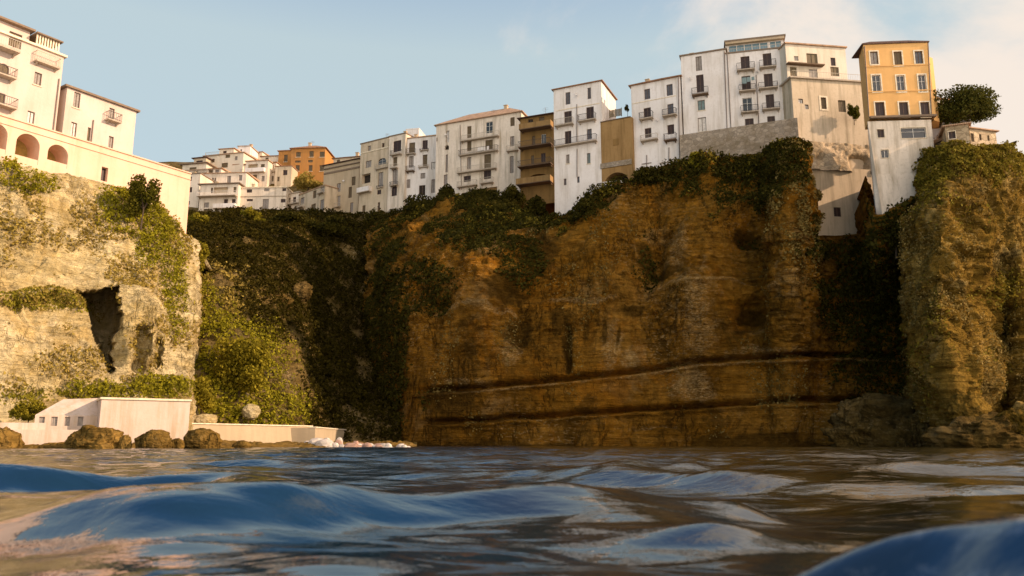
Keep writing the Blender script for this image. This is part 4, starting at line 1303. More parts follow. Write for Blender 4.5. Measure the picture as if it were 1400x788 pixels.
# --- left headland buildings: one common facade plane
LF = Frame((0, 160), (255, 238), 75)
def arcade():
    zb = LF.uz(0, 330)[1]
    zt = ZB
    u0, u1 = LF.uz(-230, 160)[0], LF.uz(257, 260)[0]
    root = empty('bastion_wall', (LF.o.x, LF.o.y, zb), LF.rz)
    hs = []
    for (x0, y0, x1, y1) in ((19, 184, 52, 223), (62.5, 199, 91, 229), (-24, 169, 8, 209), (-66, 150, -34, 194)):
        q = LF.rect(x0, y0, x1, y1)
        hs.append((q[0], q[1], q[2] - zb, q[3] - zb, 2.6, True))
    q = LF.rect(136, 229.5, 145, 249)
    hs.append((q[0], q[1], q[2] - zb, q[3] - zb, 0.5, False))
    mb = MB()
    H = zt - zb
    y = -0.35
    front_wall(mb, u0, u1, 0, H, hs, y)
    D = 9
    mb.poly([(u1, y, 0), (u1, D, 0), (u1, D, H), (u1, y, H)])
    mb.poly([(u0, y, H), (u1, y, H), (u1, D, H), (u0, D, H)])
    mb.build('wall', M['bastion'], root)
    for h in hs[:4]:
        g = MB()
        g.box(h[0] - 0.05, h[1] + 0.05, y + 2.6, y + 2.7, h[2] - 0.05, h[3] + 0.05)
        g.build('arch_back', M['vault'], root)
        g = MB()
        g.box(h[0] + 0.002, h[1] - 0.002, y + 0.05, y + 0.2, h[2], h[2] + 0.5)
        g.build('arch_parapet', M['bastion'], root)
    h = hs[4]
    g = MB()
    g.box(h[0] - 0.05, h[1] + 0.05, y + 0.5, y + 0.55, h[2] - 0.05, h[3] + 0.05)
    g.build('window', M['sh_brown'], root)
    g = MB()
    g.box(u0, u1, y - 0.14, y + 0.35, H + 0.003, H + 0.14)
    g.build('coping', M['bastion'], root)
    g = MB()
    g.box(u0, u1, y - 0.10, y - 0.003, H - 0.75, H - 0.60)
    g.build('ledge', M['bastion'], root)
    tag(root, 'long sunlit bastion wall with round arches along the top of the headland', 'wall')
arcade()

def left_house(label, pxl, pxr, top, D, wins, balcs, roofk, pipes=(), bands=()):
    """house on the common left plane; pxl/pxr = corner pixels (x, y)"""
    u0, u1 = LF.uz(*pxl)[0], LF.uz(*pxr)[0]
    zb, zt = ZB + 0.23, LF.uz(*top)[1]
    um = (u0 + u1) / 2
    org = LF.o + LF.u * um
    root = empty('house', (org.x, org.y, zb), LF.rz)
    W2, H = (u1 - u0) / 2, zt - zb
    hs, lt = [], []
    for (x0, y0, x1, y1, kind, *o) in wins:
        opt = o[0] if o else {}
        q = LF.rect(x0 / 3.282, y0 / 3.282, x1 / 3.282, y1 / 3.282)
        q = [q[0] - um, q[1] - um, max(q[2] - zb, 0.05), q[3] - zb]
        q[0] = max(q[0], -W2 + 0.05)
        hs.append((*q, 0.22, opt.get('arch', False)))
        lt.append((q, kind, opt))
    mb = MB()
    front_wall(mb, -W2, W2, 0, H, hs)
    mb.poly([(W2, 0, 0), (W2, D, 0), (W2, D, H), (W2, 0, H)])
    mb.poly([(-W2, D, 0), (-W2, 0, 0), (-W2, 0, H), (-W2, D, H)])
    mb.poly([(-W2, 0, H), (W2, 0, H), (W2, D, H), (-W2, D, H)])
    mb.poly([(W2, D, 0), (-W2, D, 0), (-W2, D, H), (W2, D, H)])
    mb.build('wall', M['leftwhite'], root)
    for q, kind, opt in lt:
        add_window(root, q, kind, 0.22, opt.get('sur'), opt.get('sill', False))
    for (x0, y0, x1, y1, *o) in balcs:
        q = LF.rect(x0 / 3.282, y0 / 3.282, x1 / 3.282, y1 / 3.282)
        add_balcony(root, (q[0] - um, q[1] - um, q[2] - zb, q[3] - zb), **(o[0] if o else {}))
    add_roof(root, -W2, W2, D, H, *roofk)
    for (x0, y0, x1, y1) in pipes:
        p, q = LF.uz(x0 / 3.282, y0 / 3.282), LF.uz(x1 / 3.282, y1 / 3.282)
        t = MB(); t.tube((p[0] - um, -0.09, p[1] - zb), (p[0] - um, -0.09, q[1] - zb), 0.06); t.build('drainpipe', M['pipe'], root)
    tag(root, label, 'house')
    return root, um, zb, W2, H

rl, um, zb, W2, H = left_house('tall cream white house with a pergola terrace on the left headland', (-230, 60), (82, 125), (91, 80), 9,
    [(40, 148, 98, 215, 'sh_olive'), (-8, 286, 42, 340, 'sh_olive', {'arch': True}), (153, 326, 187, 384, 'sh_grey', SIL), (-10, 418, 22, 476, 'sh_olive'), (121, 500, 155, 556, 'sh_white', SIL), (-120, 230, -80, 300, 'sh_olive'), (-120, 380, -80, 440, 'sh_olive')],
    [(-90, 150, 76, 226, {'rail': 'iron_pale', 'depth': 1.2}), (150, 232, 262, 300, {'rail': 'iron_pale', 'depth': 0.7}), (-40, 306, 60, 352, {'rail': 'iron', 'depth': 1.0}), (-40, 440, 62, 488, {'rail': 'iron', 'depth': 1.0})],
    ('flat', 'trim', 1, 0.25), pipes=[(264, 355, 245, 590)])
def attic():
    q = LF.rect(-230, 20, 47, 90)
    a1 = q[1] - um
    z0 = H + 0.23
    z1 = LF.uz(47, 39)[1] - zb
    mb = MB(); mb.box(-W2, a1, 1.2, 8, z0, z1); o = mb.build('attic', M['leftwhite'], rl)
    mb = MB(); mb.box(-W2 - 0.2, a1 + 0.3, 0.6, 8.4, z1 + 0.003, z1 + 0.22); mb.build('canopy', M['cornice'], o)
    p1 = W2 - 0.5
    z2 = LF.uz(82, 57)[1] - zb
    g = MB()
    for x in np.linspace(a1 + 0.4, p1, 9):
        g.box(x - 0.07, x + 0.07, 0.3, 0.44, z0, z2)
    g.box(a1 + 0.3, p1 + 0.1, 0.25, 0.5, z0 + 0.002, z0 + 0.3)
    pg = g.build('pergola', M['trim'], rl)
    g = MB(); g.box(a1 + 0.2, p1 + 0.3, 0.0, 5, z2 + 0.003, z2 + 0.15); g.build('canopy', M['cornice'], pg)
    g = MB(); g.box(a1 + 0.4, p1, 4.6, 4.75, z0, z2); g.build('back_wall', M['beige'], pg)
attic()
left_house('lower cream white house with a long flat eave at the headland end', (92, 120), (183.5, 185), (184, 152.3), 8,
    [(330, 415, 360, 486, 'sh_grey', SIL), (489, 486, 513, 538, 'sh_grey'), (316, 549, 343, 625, 'sh_white', SIL), (391, 572, 405, 655, 'sh_olive'), (486, 612, 508, 682, 'sh_grey')],
    [(470, 512, 532, 552, {'rail': 'iron', 'depth': 0.8})], ('flat', 'cornice', 1, 0.3), pipes=[(418, 540, 400, 655)])

# ------------------------------------------------------------------ low buildings at the water on the left
def shore_house():
    fr = Frame((139, 546), (258, 549), 64)
    u1 = fr.uz(258, 580)[0]
    zt = fr.uz(139, 546)[1]
    root = empty('boathouse', (fr.o.x, fr.o.y, -0.6), fr.rz)
    H = zt + 0.6
    mb = MB(); mb.box(0, u1, 0, 6, 0, H); mb.build('wall', M['boathouse'], root)
    mb = MB(); mb.box(-0.1, u1 + 0.1, -0.12, 6.1, H + 0.003, H + 0.16); mb.build('roof', M['trim'], root)
    # sloping wing with four windows
    ul = fr.uz(48, 575)[0]
    z_e, z_b = fr.uz(90, 567)[1] + 0.6, fr.uz(90, 584)[1] + 0.6
    hs = []
    for (x0, x1) in ((54, 62), (71, 80), (90, 97.5), (108.5, 116)):
        q = fr.rect(x0, 569, x1, 582)
        hs.append((q[0], q[1], q[2] + 0.6, q[3] + 0.6, 0.2))
    mb = MB()
    front_wall(mb, ul, -0.004, 0, z_e, hs, 2.0)
    mb.poly([(ul, 2.0, z_e), (-0.004, 2.0, z_e), (-0.004, 4.2, H + 0.28), (ul + 1.9, 4.2, H + 0.12)])
    mb.poly([(ul, 2.0, 0), (ul, 2.0, z_e), (ul + 1.9, 4.2, H + 0.12), (ul + 1.9, 4.2, 0)])
    mb.build('wing', M['boathouse'], root)
    for h in hs:
        w = MB()
        w.box(h[0] - 0.02, h[1] + 0.02, 2.16, 2.22, h[2] - 0.02, h[3] + 0.02)
        w.box((h[0] + h[1]) / 2 - 0.03, (h[0] + h[1]) / 2 + 0.03, 2.12, 2.159, h[2], h[3])
        w.build('window', M['sh_grey'], root)
    tag(root, 'long white boathouse with four small windows at the foot of the headland', 'boathouse')
    # terrace wall in front
    t = empty('sea_wall', (fr.o.x, fr.o.y, -0.6), fr.rz)
    u_a, u_b = fr.uz(-60, 590)[0], fr.uz(132, 590)[0]
    zz = fr.uz(60, 588)[1] + 0.6
    mb = MB()
    mb.box(u_a, u_b, -1.6, 0.28, 0, zz)
    mb.box(u_a, u_a + 5.6, -1.3, 0.2, zz + 0.002, zz + 0.5)
    mb.build('wall', M['boathouse'], t)
    tag(t, 'low white sea wall in front of the four boathouse windows', 'wall')
shore_house()

def quay():
    fr = Frame((246, 579.5), (428, 583.5), 80)
    u1 = fr.uz(429, 590)[0]
    root = empty('quay_wall', (fr.o.x, fr.o.y, -0.8), fr.rz)
    zt = fr.uz(246, 579.5)[1] + 0.8
    mb = MB()
    mb.poly([(-1.0, 0, 0), (u1, 0, 0), (u1, 0.35, zt), (-0.2, 0.35, zt)])
    mb.poly([(-0.2, 0.35, zt), (u1, 0.35, zt), (u1, 3.5, zt), (-0.2, 3.5, zt)])
    mb.poly([(u1, 0, 0), (u1, 3.5, 0), (u1, 3.5, zt), (u1, 0.35, zt)])
    mb.build('wall', M['quay'], root)
    g = MB()
    g.box(-0.3, u1 + 0.05, 0.22, 0.7, zt + 0.003, zt + 0.12)
    g.build('coping', M['trim'], root)
    tag(root, 'sunlit concrete quay wall below the green valley slope', 'wall')
    fr2 = Frame((431, 585), (565, 596), 92)
    u1 = fr2.uz(575, 596)[0]
    r2 = empty('quay_wall', (fr2.o.x, fr2.o.y, -0.8), fr2.rz)
    zt = fr2.uz(431, 585)[1] + 0.8
    mb = MB()
    mb.box(0, u1, 0, 3, 0, zt)
    mb.build('wall', M['quay'], r2)
    g = MB(); g.box(-0.05, u1, -0.1, 0.6, zt + 0.003, zt + 0.12); g.build('coping', M['trim'], r2)
    tag(r2, 'shaded concrete quay wall running into the dark valley corner', 'wall')
quay()

# ------------------------------------------------------------------ boulders
import bmesh
def boulder(label, x0, y0, x1, y1, Y, mat='boulder', seed=1, flat=0.8, name='boulder', cat='rock', group=None, lean=0.0, sink=0.3, dk=0.8, angular=0.0, rough=0.0):
    a, b = P(x0, y1, Y), P(x1, y0, Y)
    w, h = b.x - a.x, b.z - a.z
    bm = bmesh.new()
    bmesh.ops.create_icosphere(bm, subdivisions=2 if name == 'rubble_stone' else (6 if rough else 5), radius=1.0)
    v = np.array([q.co[:] for q in bm.verts])
    n = 0.28 * fbm(v * 1.1 + seed * 3.1, 3, seed) + 0.10 * ridged(v * 2.3 + seed, 3, seed + 3) + 0.03 * fbm(v * 7, 2, seed + 9)
    v = v * (1 + n)[:, None]
    if rough:
        v = v * (1 + rough * cells(v * 2.2 + seed, seed) + 0.5 * rough * cells(v * 4.5 + seed, seed + 1) + 0.25 * rough * fbm(v * 6 + seed, 3, seed + 2))[:, None]
    if angular:
        v = np.sign(v) * np.abs(v) ** (1 - angular)
    v[:, 0] += lean * v[:, 2]
    v = v * np.array([w / 2, w / 2 * dk, h * (1 + sink) / 2])
    v -= np.array([0, 0, v[:, 2].max()])
    v[:, 2] += h
    for q, c in zip(bm.verts, v):
        q.co = c
        
    for f in bm.faces:
        f.smooth = name != 'rubble_stone'
    me = bpy.data.meshes.new(name)
    bm.to_mesh(me); bm.free()
    me.materials.append(M[mat])
    o = link(name, me)
    o.location = ((a.x + b.x) / 2, Y, a.z)
    tag(o, label, cat, group)
    return o

boulder('brown boulder cut by the left picture edge before the sea wall', -22, 583, 29, 613, 59, seed=3, rough=0.07)
boulder('largest rounded boulder, lying in front of the sea wall end', 92, 581, 168, 614, 59, seed=5, lean=0.1, rough=0.07)
boulder('small dark boulder touching the right side of the largest boulder', 163, 594, 181, 614, 58.5, seed=7, rough=0.07)
boulder('knobbly boulder in front of the blank boathouse wall', 188, 587, 234, 614, 59, seed=11, rough=0.07)
boulder('little dark wedge boulder by the boathouse corner', 233, 599, 252, 614, 60, seed=12, angular=0.2)
boulder('pointed conical boulder against the start of the quay wall', 250, 585, 303, 615, 62, seed=14, rough=0.07)
boulder('low round boulder awash below the sunlit quay wall', 319, 602, 343, 614, 70, seed=15)
boulder('pale grey boulder lying in the green slope above the quay', 331, 552, 356, 568, 93.0, 'rock_left', seed=17, name='stone')
boulder('upper pale stone block sticking out of the bushes', 314, 527, 328, 542, 95.6, 'rock_left', seed=18, name='stone', angular=0.2)
boulder('middle pale stone block beside the big round bush', 325, 529, 342, 547, 95.2, 'rock_left', seed=19, name='stone', angular=0.2)
boulder('tan rock heap at the left end of the quay coping', 262, 566, 296, 583, 87.0, 'rock_left', seed=22, angular=0.2)
boulder('bare pale outcrop in the shaded valley thicket', 350, 394, 400, 430, 116.5, 'rock_foot', seed=25, rough=0.16, name='outcrop', dk=0.5)  # outcrops take a darker rock, valley shade put into their colour
boulder('small square pale outcrop right of the larger bare outcrop', 398, 383, 425, 402, 121.5, 'rock_foot', seed=26, rough=0.16, name='outcrop', dk=0.5)
boulder('thin pale ledge outcrop high in the shaded thicket', 386, 331, 412, 346, 134.5, 'rock_foot', seed=27, rough=0.16, name='outcrop', dk=0.5)
# right foot of the cliff
boulder('huge slanting grey slab boulder at the foot of the dark gully', 1146, 536, 1294, 618, 96, 'rock_foot', seed=31, lean=-0.3, dk=0.5, rough=0.12)
boulder('sunlit humped boulder below the bright crag rib', 1300, 534, 1350, 575, 79.5, 'rock_right', seed=33, dk=0.6, rough=0.12)
boulder('broad dark shelf boulder along the right waterline', 1285, 562, 1440, 618, 77, 'rock_foot', seed=35, dk=0.5, rough=0.14)
boulder('jagged boulder at the right picture edge above the water', 1372, 548, 1450, 600, 76, 'rock_right', seed=37, dk=0.6, rough=0.15)
boulder('low rounded boulder between slab and crag at the gully mouth', 1236, 560, 1300, 616, 90, 'rock_foot', seed=39, dk=0.6, rough=0.14)
boulder('smooth pale apron boulder left of the cliff middle at the waterline', 790, 570, 868, 624, 107.2, 'rock_main', seed=41, dk=0.25)
boulder('smooth apron boulder right of the cliff middle at the waterline', 864, 584, 945, 624, 106.6, 'rock_main', seed=43, dk=0.25)
def beach():
    n, m = 260, 26
    A = [P(-40, 611, 56), P(60, 611, 57), P(170, 612, 57.5), P(300, 612, 61), P(430, 611, 74), P(570, 611, 92)]
    B = [P(-40, 600, 61), P(60, 600, 62), P(170, 600, 63.8), P(300, 600, 80), P(430, 600, 84), P(570, 600, 100)]
    a = catmull(np.array(A), n); b = catmull(np.array(B), n)
    a[:, 2] = -0.25; b[:, 2] = 0.55
    t = np.linspace(0, 1, m)[:, None, None]
    g = a[None] + (b - a)[None] * t
    g[..., 2] += 0.30 * fbm(g * 0.7, 4, 6) * (0.3 + t[..., 0]) + 0.10 * cells(g * 2.5, 4)
    struct(link('shore', fast_mesh('shore', g, grid_faces(m, n), M['boulder'], True)))
beach()
# rubble heap
rr = random.Random(5)
for i in range(46):
    t = rr.random() if i > 20 else i / 20
    x = 424 + 130 * t + rr.uniform(-4, 4)
    s = rr.uniform(8, 22) * (1.2 - 0.5 * t)
    top = 599 + 9 * t + rr.uniform(-1, 5) - (3 if i in (2, 4, 6) else 0)
    pink = 0.3 < t < 0.9 and rr.random() < 0.8
    boulder('pinkish brown rubble stone in the heap at the waterline of the quay' if pink else 'chalk white rubble stone in the heap at the waterline of the quay',
            x - s / 2, top, x + s / 2, 615, 86 - 3 * t + rr.uniform(-1.5, 1.5) - 4, 'rubble_pink' if pink else 'rubble', seed=60 + i, name='rubble_stone', cat='stone',
            group='rubble stones below the quay', angular=0.25)

# ------------------------------------------------------------------ vegetation
def leaf_quads(c, size, nrm=None, droop=0.0, aspect=1.5):
    """c: (n,3) centres -> verts, faces of random leaf-sprig quads"""
    n = len(c)
    a = RNG.normal(size=(n, 3))
    if nrm is not None:
        a = a * 0.8 + np.cross(nrm, RNG.normal(size=(n, 3)))
    a[:, 2] -= droop
    a /= np.linalg.norm(a, axis=1, keepdims=True) + 1e-9
    b = np.cross(a, RNG.normal(size=(n, 3)))
    b /= np.linalg.norm(b, axis=1, keepdims=True) + 1e-9
    s = size * RNG.uniform(0.55, 1.35, n)
    a *= (s * aspect / 2)[:, None]
    b *= (s / 2)[:, None]
    v = np.stack([c - a, c - b * 0.9 + a * 0.1, c + a, c + b * 0.9 + a * 0.1], 1)
    f = np.arange(n * 4).reshape(n, 4)
    return v.reshape(-1, 3), f

def scatter(P_, mask, density, size, height, seed, clump=0.45):
    """points over a cliff grid where mask(px,py) is high"""
    w, n, px, py = P_['w'], P_['n'], P_['px'], P_['py']
    pc = 0.25 * (w[:-1, :-1] + w[1:, :-1] + w[:-1, 1:] + w[1:, 1:])
    e1 = w[:-1, 1:] - w[:-1, :-1]
    e2 = w[1:, :-1] - w[:-1, :-1]
    area = np.linalg.norm(np.cross(e1, e2), axis=-1)
    m = np.clip(mask(px[:-1, :-1], py[:-1, :-1], pc), 0, 1)
    lam = (area * m * density).ravel()
    cnt = RNG.poisson(np.clip(lam, 0, 60))
    idx = np.repeat(np.arange(len(cnt)), cnt)
    iy, ix = np.divmod(idx, w.shape[1] - 1)
    a, b = RNG.random(len(idx))[:, None], RNG.random(len(idx))[:, None]
    p = w[iy, ix] + (w[iy, ix + 1] - w[iy, ix]) * a + (w[iy + 1, ix] - w[iy, ix]) * b
    nn = n[iy, ix]
    ch = np.clip(0.5 + 0.9 * fbm(p * clump, 3, seed), 0.03, 1.3)
    mm = m[iy, ix]
    p = p + nn * (height * ch * RNG.random(len(idx)) ** 0.6 * (0.35 + 0.65 * mm))[:, None]
    p[:, 2] += 0.15 * height * ch * RNG.random(len(idx))
    return p, nn

def stuff(name, label, cat, parts, mat):
    vs, fs, k = [], [], 0
    for (p, nn, size, droop) in parts:
        v, f = leaf_quads(p, size, nn, droop)
        vs.append(v); fs.append(f + k); k += len(v)
    me = fast_mesh(name, np.concatenate(vs), np.concatenate(fs), mat)
    o = link(name, me)
    tag(o, label, cat, kind='stuff')
    return o

def blob(px, py, cx, cy, rx, ry, soft=0.5):
    d = np.sqrt(((px - cx) / rx) ** 2 + ((py - cy) / ry) ** 2)
    return 1 - sstep(1 - soft, 1 + soft, d)

def rag(w, s, seed, k=1.0):
    return k * fbm(w * s, 4, seed)

# main cliff: hanging ivy below the houses
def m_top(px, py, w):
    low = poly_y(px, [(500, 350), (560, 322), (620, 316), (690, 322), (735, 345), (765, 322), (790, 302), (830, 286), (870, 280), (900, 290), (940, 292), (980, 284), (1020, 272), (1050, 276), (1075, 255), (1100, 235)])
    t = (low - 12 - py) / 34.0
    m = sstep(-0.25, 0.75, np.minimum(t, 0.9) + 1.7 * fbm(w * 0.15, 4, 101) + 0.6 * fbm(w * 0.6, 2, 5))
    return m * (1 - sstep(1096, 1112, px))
def m_mid(px, py, w):
    m = np.maximum.reduce([blob(px, py, 712, 358, 40, 36) * 0.8, blob(px, py, 590, 395, 34, 45) * 0.7, blob(px, py, 655, 330, 60, 26), blob(px, py, 885, 345, 26, 50) * 0.6,
                           blob(px, py, 535, 450, 30, 150), blob(px, py, 905, 420, 30, 60) * 0.25, blob(px, py, 1020, 330, 22, 14) * 0.8,
                           blob(px, py, 600, 545, 45, 28) * 0.5, blob(px, py, 1100, 380, 16, 130) * 0.35])
    return m * sstep(-0.15, 0.35, m - 0.55 + 0.9 * fbm(w * 0.3, 4, 44))
def m_gully(px, py, w):
    m = np.maximum.reduce([blob(px, py, 1245, 330, 55, 75), blob(px, py, 1185, 405, 75, 75), blob(px, py, 1215, 480, 60, 70) * 0.8, blob(px, py, 1155, 520, 40, 40) * 0.4, blob(px, py, 1140, 345, 60, 14) * 0.8])
    return m * sstep(-0.2, 0.3, m - 0.45 + 0.8 * fbm(w * 0.3, 4, 46))
def m_specks(px, py, w):
    on = (px > 575) & (px < 1120) & (py > 300) & (py < 600)
    return on * sstep(0.18, 0.42, fbm(w * np.array([0.22, 0.22, 0.12]), 5, 210)) * 0.5

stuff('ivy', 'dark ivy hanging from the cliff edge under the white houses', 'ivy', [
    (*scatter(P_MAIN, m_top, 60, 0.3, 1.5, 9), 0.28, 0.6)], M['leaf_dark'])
def m_bramble(px, py, w):
    return m_top(px, py, w) * sstep(0.10, 0.30, fbm(w * 0.28, 4, 411))
stuff('brambles', 'lighter olive brambles in tufts among the hanging ivy', 'brambles', [(*scatter(P_MAIN, m_bramble, 26, 0.3, 1.9, 9), 0.26, 0.7)], M['leaf_crag'])
stuff('cliff_scrub', 'dark scrub growing in patches on the shaded cliff and in the gully', 'shrubs', [
    (*scatter(P_MAIN, m_mid, 26, 0.3, 1.0, 9), 0.34, 0.4), (*scatter(P_MAIN, m_gully, 30, 0.3, 1.3, 9), 0.34, 0.4)], M['leaf_dark'])
stuff('dry_scrub', 'dry golden scrub in tufts on the brown cliff face and its rib', 'shrubs', [
    (*scatter(P_MAIN, m_specks, 14, 0.3, 0.5, 19), 0.22, 0.2),
    (*scatter(P_MAIN, lambda px, py, w: blob(px, py, 1090, 275, 24, 85) * sstep(-0.25, 0.2, fbm(w * 0.5, 3, 71)), 26, 0.3, 0.8, 19), 0.26, 0.3)], M['leaf_gold'])

# right crag
def r_top(px, py, w):
    t = (262 - py) / 30.0
    return sstep(-0.3, 0.5, t + 1.2 * fbm(w * 0.22, 4, 11))
def r_dark(px, py, w):
    m = np.maximum.reduce([blob(px, py, 1283, 230, 16, 75), blob(px, py, 1300, 300, 42, 34) * 0.6, blob(px, py, 1270, 480, 26, 110) * 0.35, blob(px, py, 1380, 400, 46, 30) * 0.8, blob(px, py, 1340, 505, 30, 60) * 0.35, blob(px, py, 1385, 480, 14, 70) * 0.6])
    return m * sstep(-0.2, 0.35, m - 0.4 + 0.9 * fbm(w * 0.32, 4, 13))
def r_dry(px, py, w):
    on = (py < 600) & (py > 215)
    return on * sstep(-0.02, 0.32, fbm(w * 0.28, 5, 15))
stuff('crag_scrub', 'green scrub over the top and in the hollows of the right crag', 'shrubs', [
    (*scatter(P_RIGHT, r_top, 60, 0.3, 0.6, 9), 0.22, 0.3), (*scatter(P_RIGHT, r_dark, 34, 0.3, 0.8, 10), 0.22, 0.3)], M['leaf_crag'])
stuff('crag_dry_scrub', 'golden dry scrub covering the sunlit ribs of the right crag', 'shrubs', [
    (*scatter(P_RIGHT, r_dry, 20, 0.3, 0.6, 12), 0.19, 0.2)], M['leaf_gold'])

# left headland
def l_green(px, py, w):
    m = np.maximum.reduce([blob(px, py, 172, 288, 44, 32), blob(px, py, 205, 322, 28, 44), blob(px, py, 235, 400, 20, 60) * 0.8, blob(px, py, 40, 258, 34, 12), blob(px, py, 8, 240, 18, 16),
                           blob(px, py, 215, 528, 42, 16), blob(px, py, 130, 534, 45, 9) * 0.9])
    return m * sstep(-0.2, 0.25, m - 0.4 + 0.9 * fbm(w * 0.35, 4, 21))
def l_dry(px, py, w):
    m = np.maximum.reduce([blob(px, py, 25, 290, 36, 48), blob(px, py, 90, 318, 60, 26) * 0.7, blob(px, py, 175, 378, 40, 28), blob(px, py, 60, 415, 66, 14), blob(px, py, 240, 340, 22, 40),
                           blob(px, py, 90, 500, 50, 36) * 0.65, blob(px, py, 225, 450, 40, 50) * 0.45, blob(px, py, 110, 290, 20, 22) * 0.8, blob(px, py, 190, 480, 30, 40) * 0.5])
    return m * sstep(-0.15, 0.3, m - 0.5 + 1.0 * fbm(w * 0.4, 4, 23)) + 0.5 * sstep(0.2, 0.4, fbm(w * 0.35, 5, 29)) * (py < 540)
def l_grass(px, py, w):
    return np.maximum.reduce([blob(px, py, 55, 418, 62, 10), blob(px, py, 215, 532, 44, 14), blob(px, py, 140, 538, 60, 8), blob(px, py, 30, 545, 30, 10) * 0.6]) 
stuff('headland_bushes', 'fresh green bushes on the sunlit headland below the bastion', 'shrubs', [(*scatter(P_LEFT, l_green, 95, 0.3, 1.7, 9), 0.19, 0.2)], M['leaf_fresh'])
stuff('headland_scrub', 'dry olive scrub in patches on the pale headland rock', 'shrubs', [(*scatter(P_LEFT, l_dry, 50, 0.3, 0.55, 9), 0.20, 0.2)], M['leaf_dry'])
stuff('grass', 'short green grass on the headland ledges above the boathouse', 'grass', [(*scatter(P_LEFT, l_grass, 80, 0.3, 0.4, 9), 0.2, -1.2)], M['grass'])

# valley
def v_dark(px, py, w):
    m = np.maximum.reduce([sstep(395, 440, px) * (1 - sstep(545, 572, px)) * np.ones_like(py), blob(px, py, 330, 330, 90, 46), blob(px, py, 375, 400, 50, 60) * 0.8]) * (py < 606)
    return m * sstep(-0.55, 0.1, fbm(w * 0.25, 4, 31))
def v_sun(px, py, w):
    m = np.maximum.reduce([blob(px, py, 300, 490, 75, 60), blob(px, py, 340, 560, 80, 30), blob(px, py, 268, 430, 26, 40) * 0.8]) * (1 - sstep(400, 440, px))
    return m * sstep(-0.4, 0.15, fbm(w * 0.4, 4, 33))
def v_dry(px, py, w):
    return blob(px, py, 300, 400, 60, 40) * sstep(-0.3, 0.2, fbm(w * 0.4, 4, 35))
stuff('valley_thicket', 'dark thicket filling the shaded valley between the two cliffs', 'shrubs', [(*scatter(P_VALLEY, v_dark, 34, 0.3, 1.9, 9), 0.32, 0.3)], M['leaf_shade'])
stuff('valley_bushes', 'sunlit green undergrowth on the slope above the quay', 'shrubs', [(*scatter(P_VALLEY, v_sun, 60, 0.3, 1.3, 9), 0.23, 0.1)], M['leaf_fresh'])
stuff('valley_dry_scrub', 'dry golden scrub between the ivy and the sunlit undergrowth', 'shrubs', [(*scatter(P_VALLEY, v_dry, 30, 0.3, 0.8, 9), 0.28, 0.1)], M['leaf_dry'])

# individual shrubs and trees
def plant(name, label, cat, x0, y0, x1, y1, Y, mat, seed, n=3000, size=0.22, lobes=12, trunk=0.25, flat=1.0, group=None, upper=False):
    """crown fills the photo rectangle x0..x1 / y0..y1 at distance Y"""
    r = np.random.default_rng(seed)
    a, b = P((x0 + x1) / 2, y1, Y), P((x0 + x1) / 2, y0, Y)
    w = P(x1, (y0 + y1) / 2, Y).x - P(x0, (y0 + y1) / 2, Y).x
    h = b.z - a.z
    root = empty(name, a)
    z0 = h * trunk
    pts = []
    tips = []
    for k in range(lobes):
        t = r.random()
        ang = r.uniform(0, 2 * math.pi)
        rad = w / 2 * 0.66 * math.sqrt(r.random()) * (1.0 if not upper else 1.15)
        zc = z0 + (h - z0) * r.uniform(0.2, 0.76)
        if not upper:
            rad *= 1.15 - 0.7 * abs((zc - z0) / (h - z0) - 0.4)
        c = np.array([rad * math.cos(ang), rad * math.sin(ang) * 0.8, zc])
        lr = np.array([w * r.uniform(0.14, 0.25), w * r.uniform(0.14, 0.25), (h - z0) * r.uniform(0.12, 0.24) * flat])
        m = n // lobes
        d = r.normal(size=(m, 3)); d /= np.linalg.norm(d, axis=1, keepdims=True)
        q = c + d * lr * (r.random((m, 1)) ** 0.35) * (1 + 0.3 * fbm(d * 2 + k, 2, seed)[:, None])
        pts.append(q); tips.append(c)
    p = np.concatenate(pts)
    p[:, 2] = np.maximum(p[:, 2], 0.02)
    v, f = leaf_quads(p, size)
    me = fast_mesh('crown' if cat == 'tree' else 'foliage', v, f, M[mat])
    link('crown' if cat == 'tree' else 'foliage', me, root)
    mb = MB()
    rt = max(0.05, w * 0.022)
    zf = z0 + (h - z0) * 0.3
    mb.tube((0, 0, -0.6), (0.03 * w, 0, zf), rt, rt * 0.7)
    for c in tips[:9]:
        mid = ((c[0] * 0.5 + 0.03 * w), c[1] * 0.5, zf + (c[2] - zf) * 0.45)
        mb.tube((0.03 * w, 0, zf * 0.9), mid, rt * 0.6, rt * 0.4, 5)
        mb.tube(mid, tuple(c), rt * 0.4, rt * 0.12, 5)
    mb.build('trunk' if cat == 'tree' else 'stem', M['bark'], root)
    tag(root, label, cat, group)
    return root

plant('umbrella_pine', 'umbrella pine with a wide flat crown on the crag top', 'tree', 1281, 121, 1368, 182, 96, 'pine', 8, 17000, 0.22, 44, 0.18, 1.2, upper=True)
plant('tree', 'dark pointed evergreen tree leaning on the bastion wall', 'tree', 166, 236, 220, 306, 82.0, 'leaf_deep', 6, 5200, 0.2, 11, 0.03)
plant('tree', 'big round leafy tree in the sunlit valley above the quay', 'tree', 283, 452, 368, 548, 94, 'leaf_sun', 7, 9000, 0.26, 26, 0.08)
plant('shrub', 'small feathery tree on thin stems left of the boathouse', 'tree', 14, 545, 60, 583, 65.5, 'leaf_sun', 9, 3600, 0.15, 18, 0.06)
plant('shrub', 'bush at the right corner of the boathouse, dark green', 'shrub', 248, 512, 300, 566, 88, 'leaf_sun', 10, 4200, 0.24, 16, 0.03)
plant('shrub', 'round lit bush crowning the ivy below the apartment balconies', 'shrub', 326, 284, 366, 318, 150, 'leaf_sun', 13, 3200, 0.36, 14, 0.03)
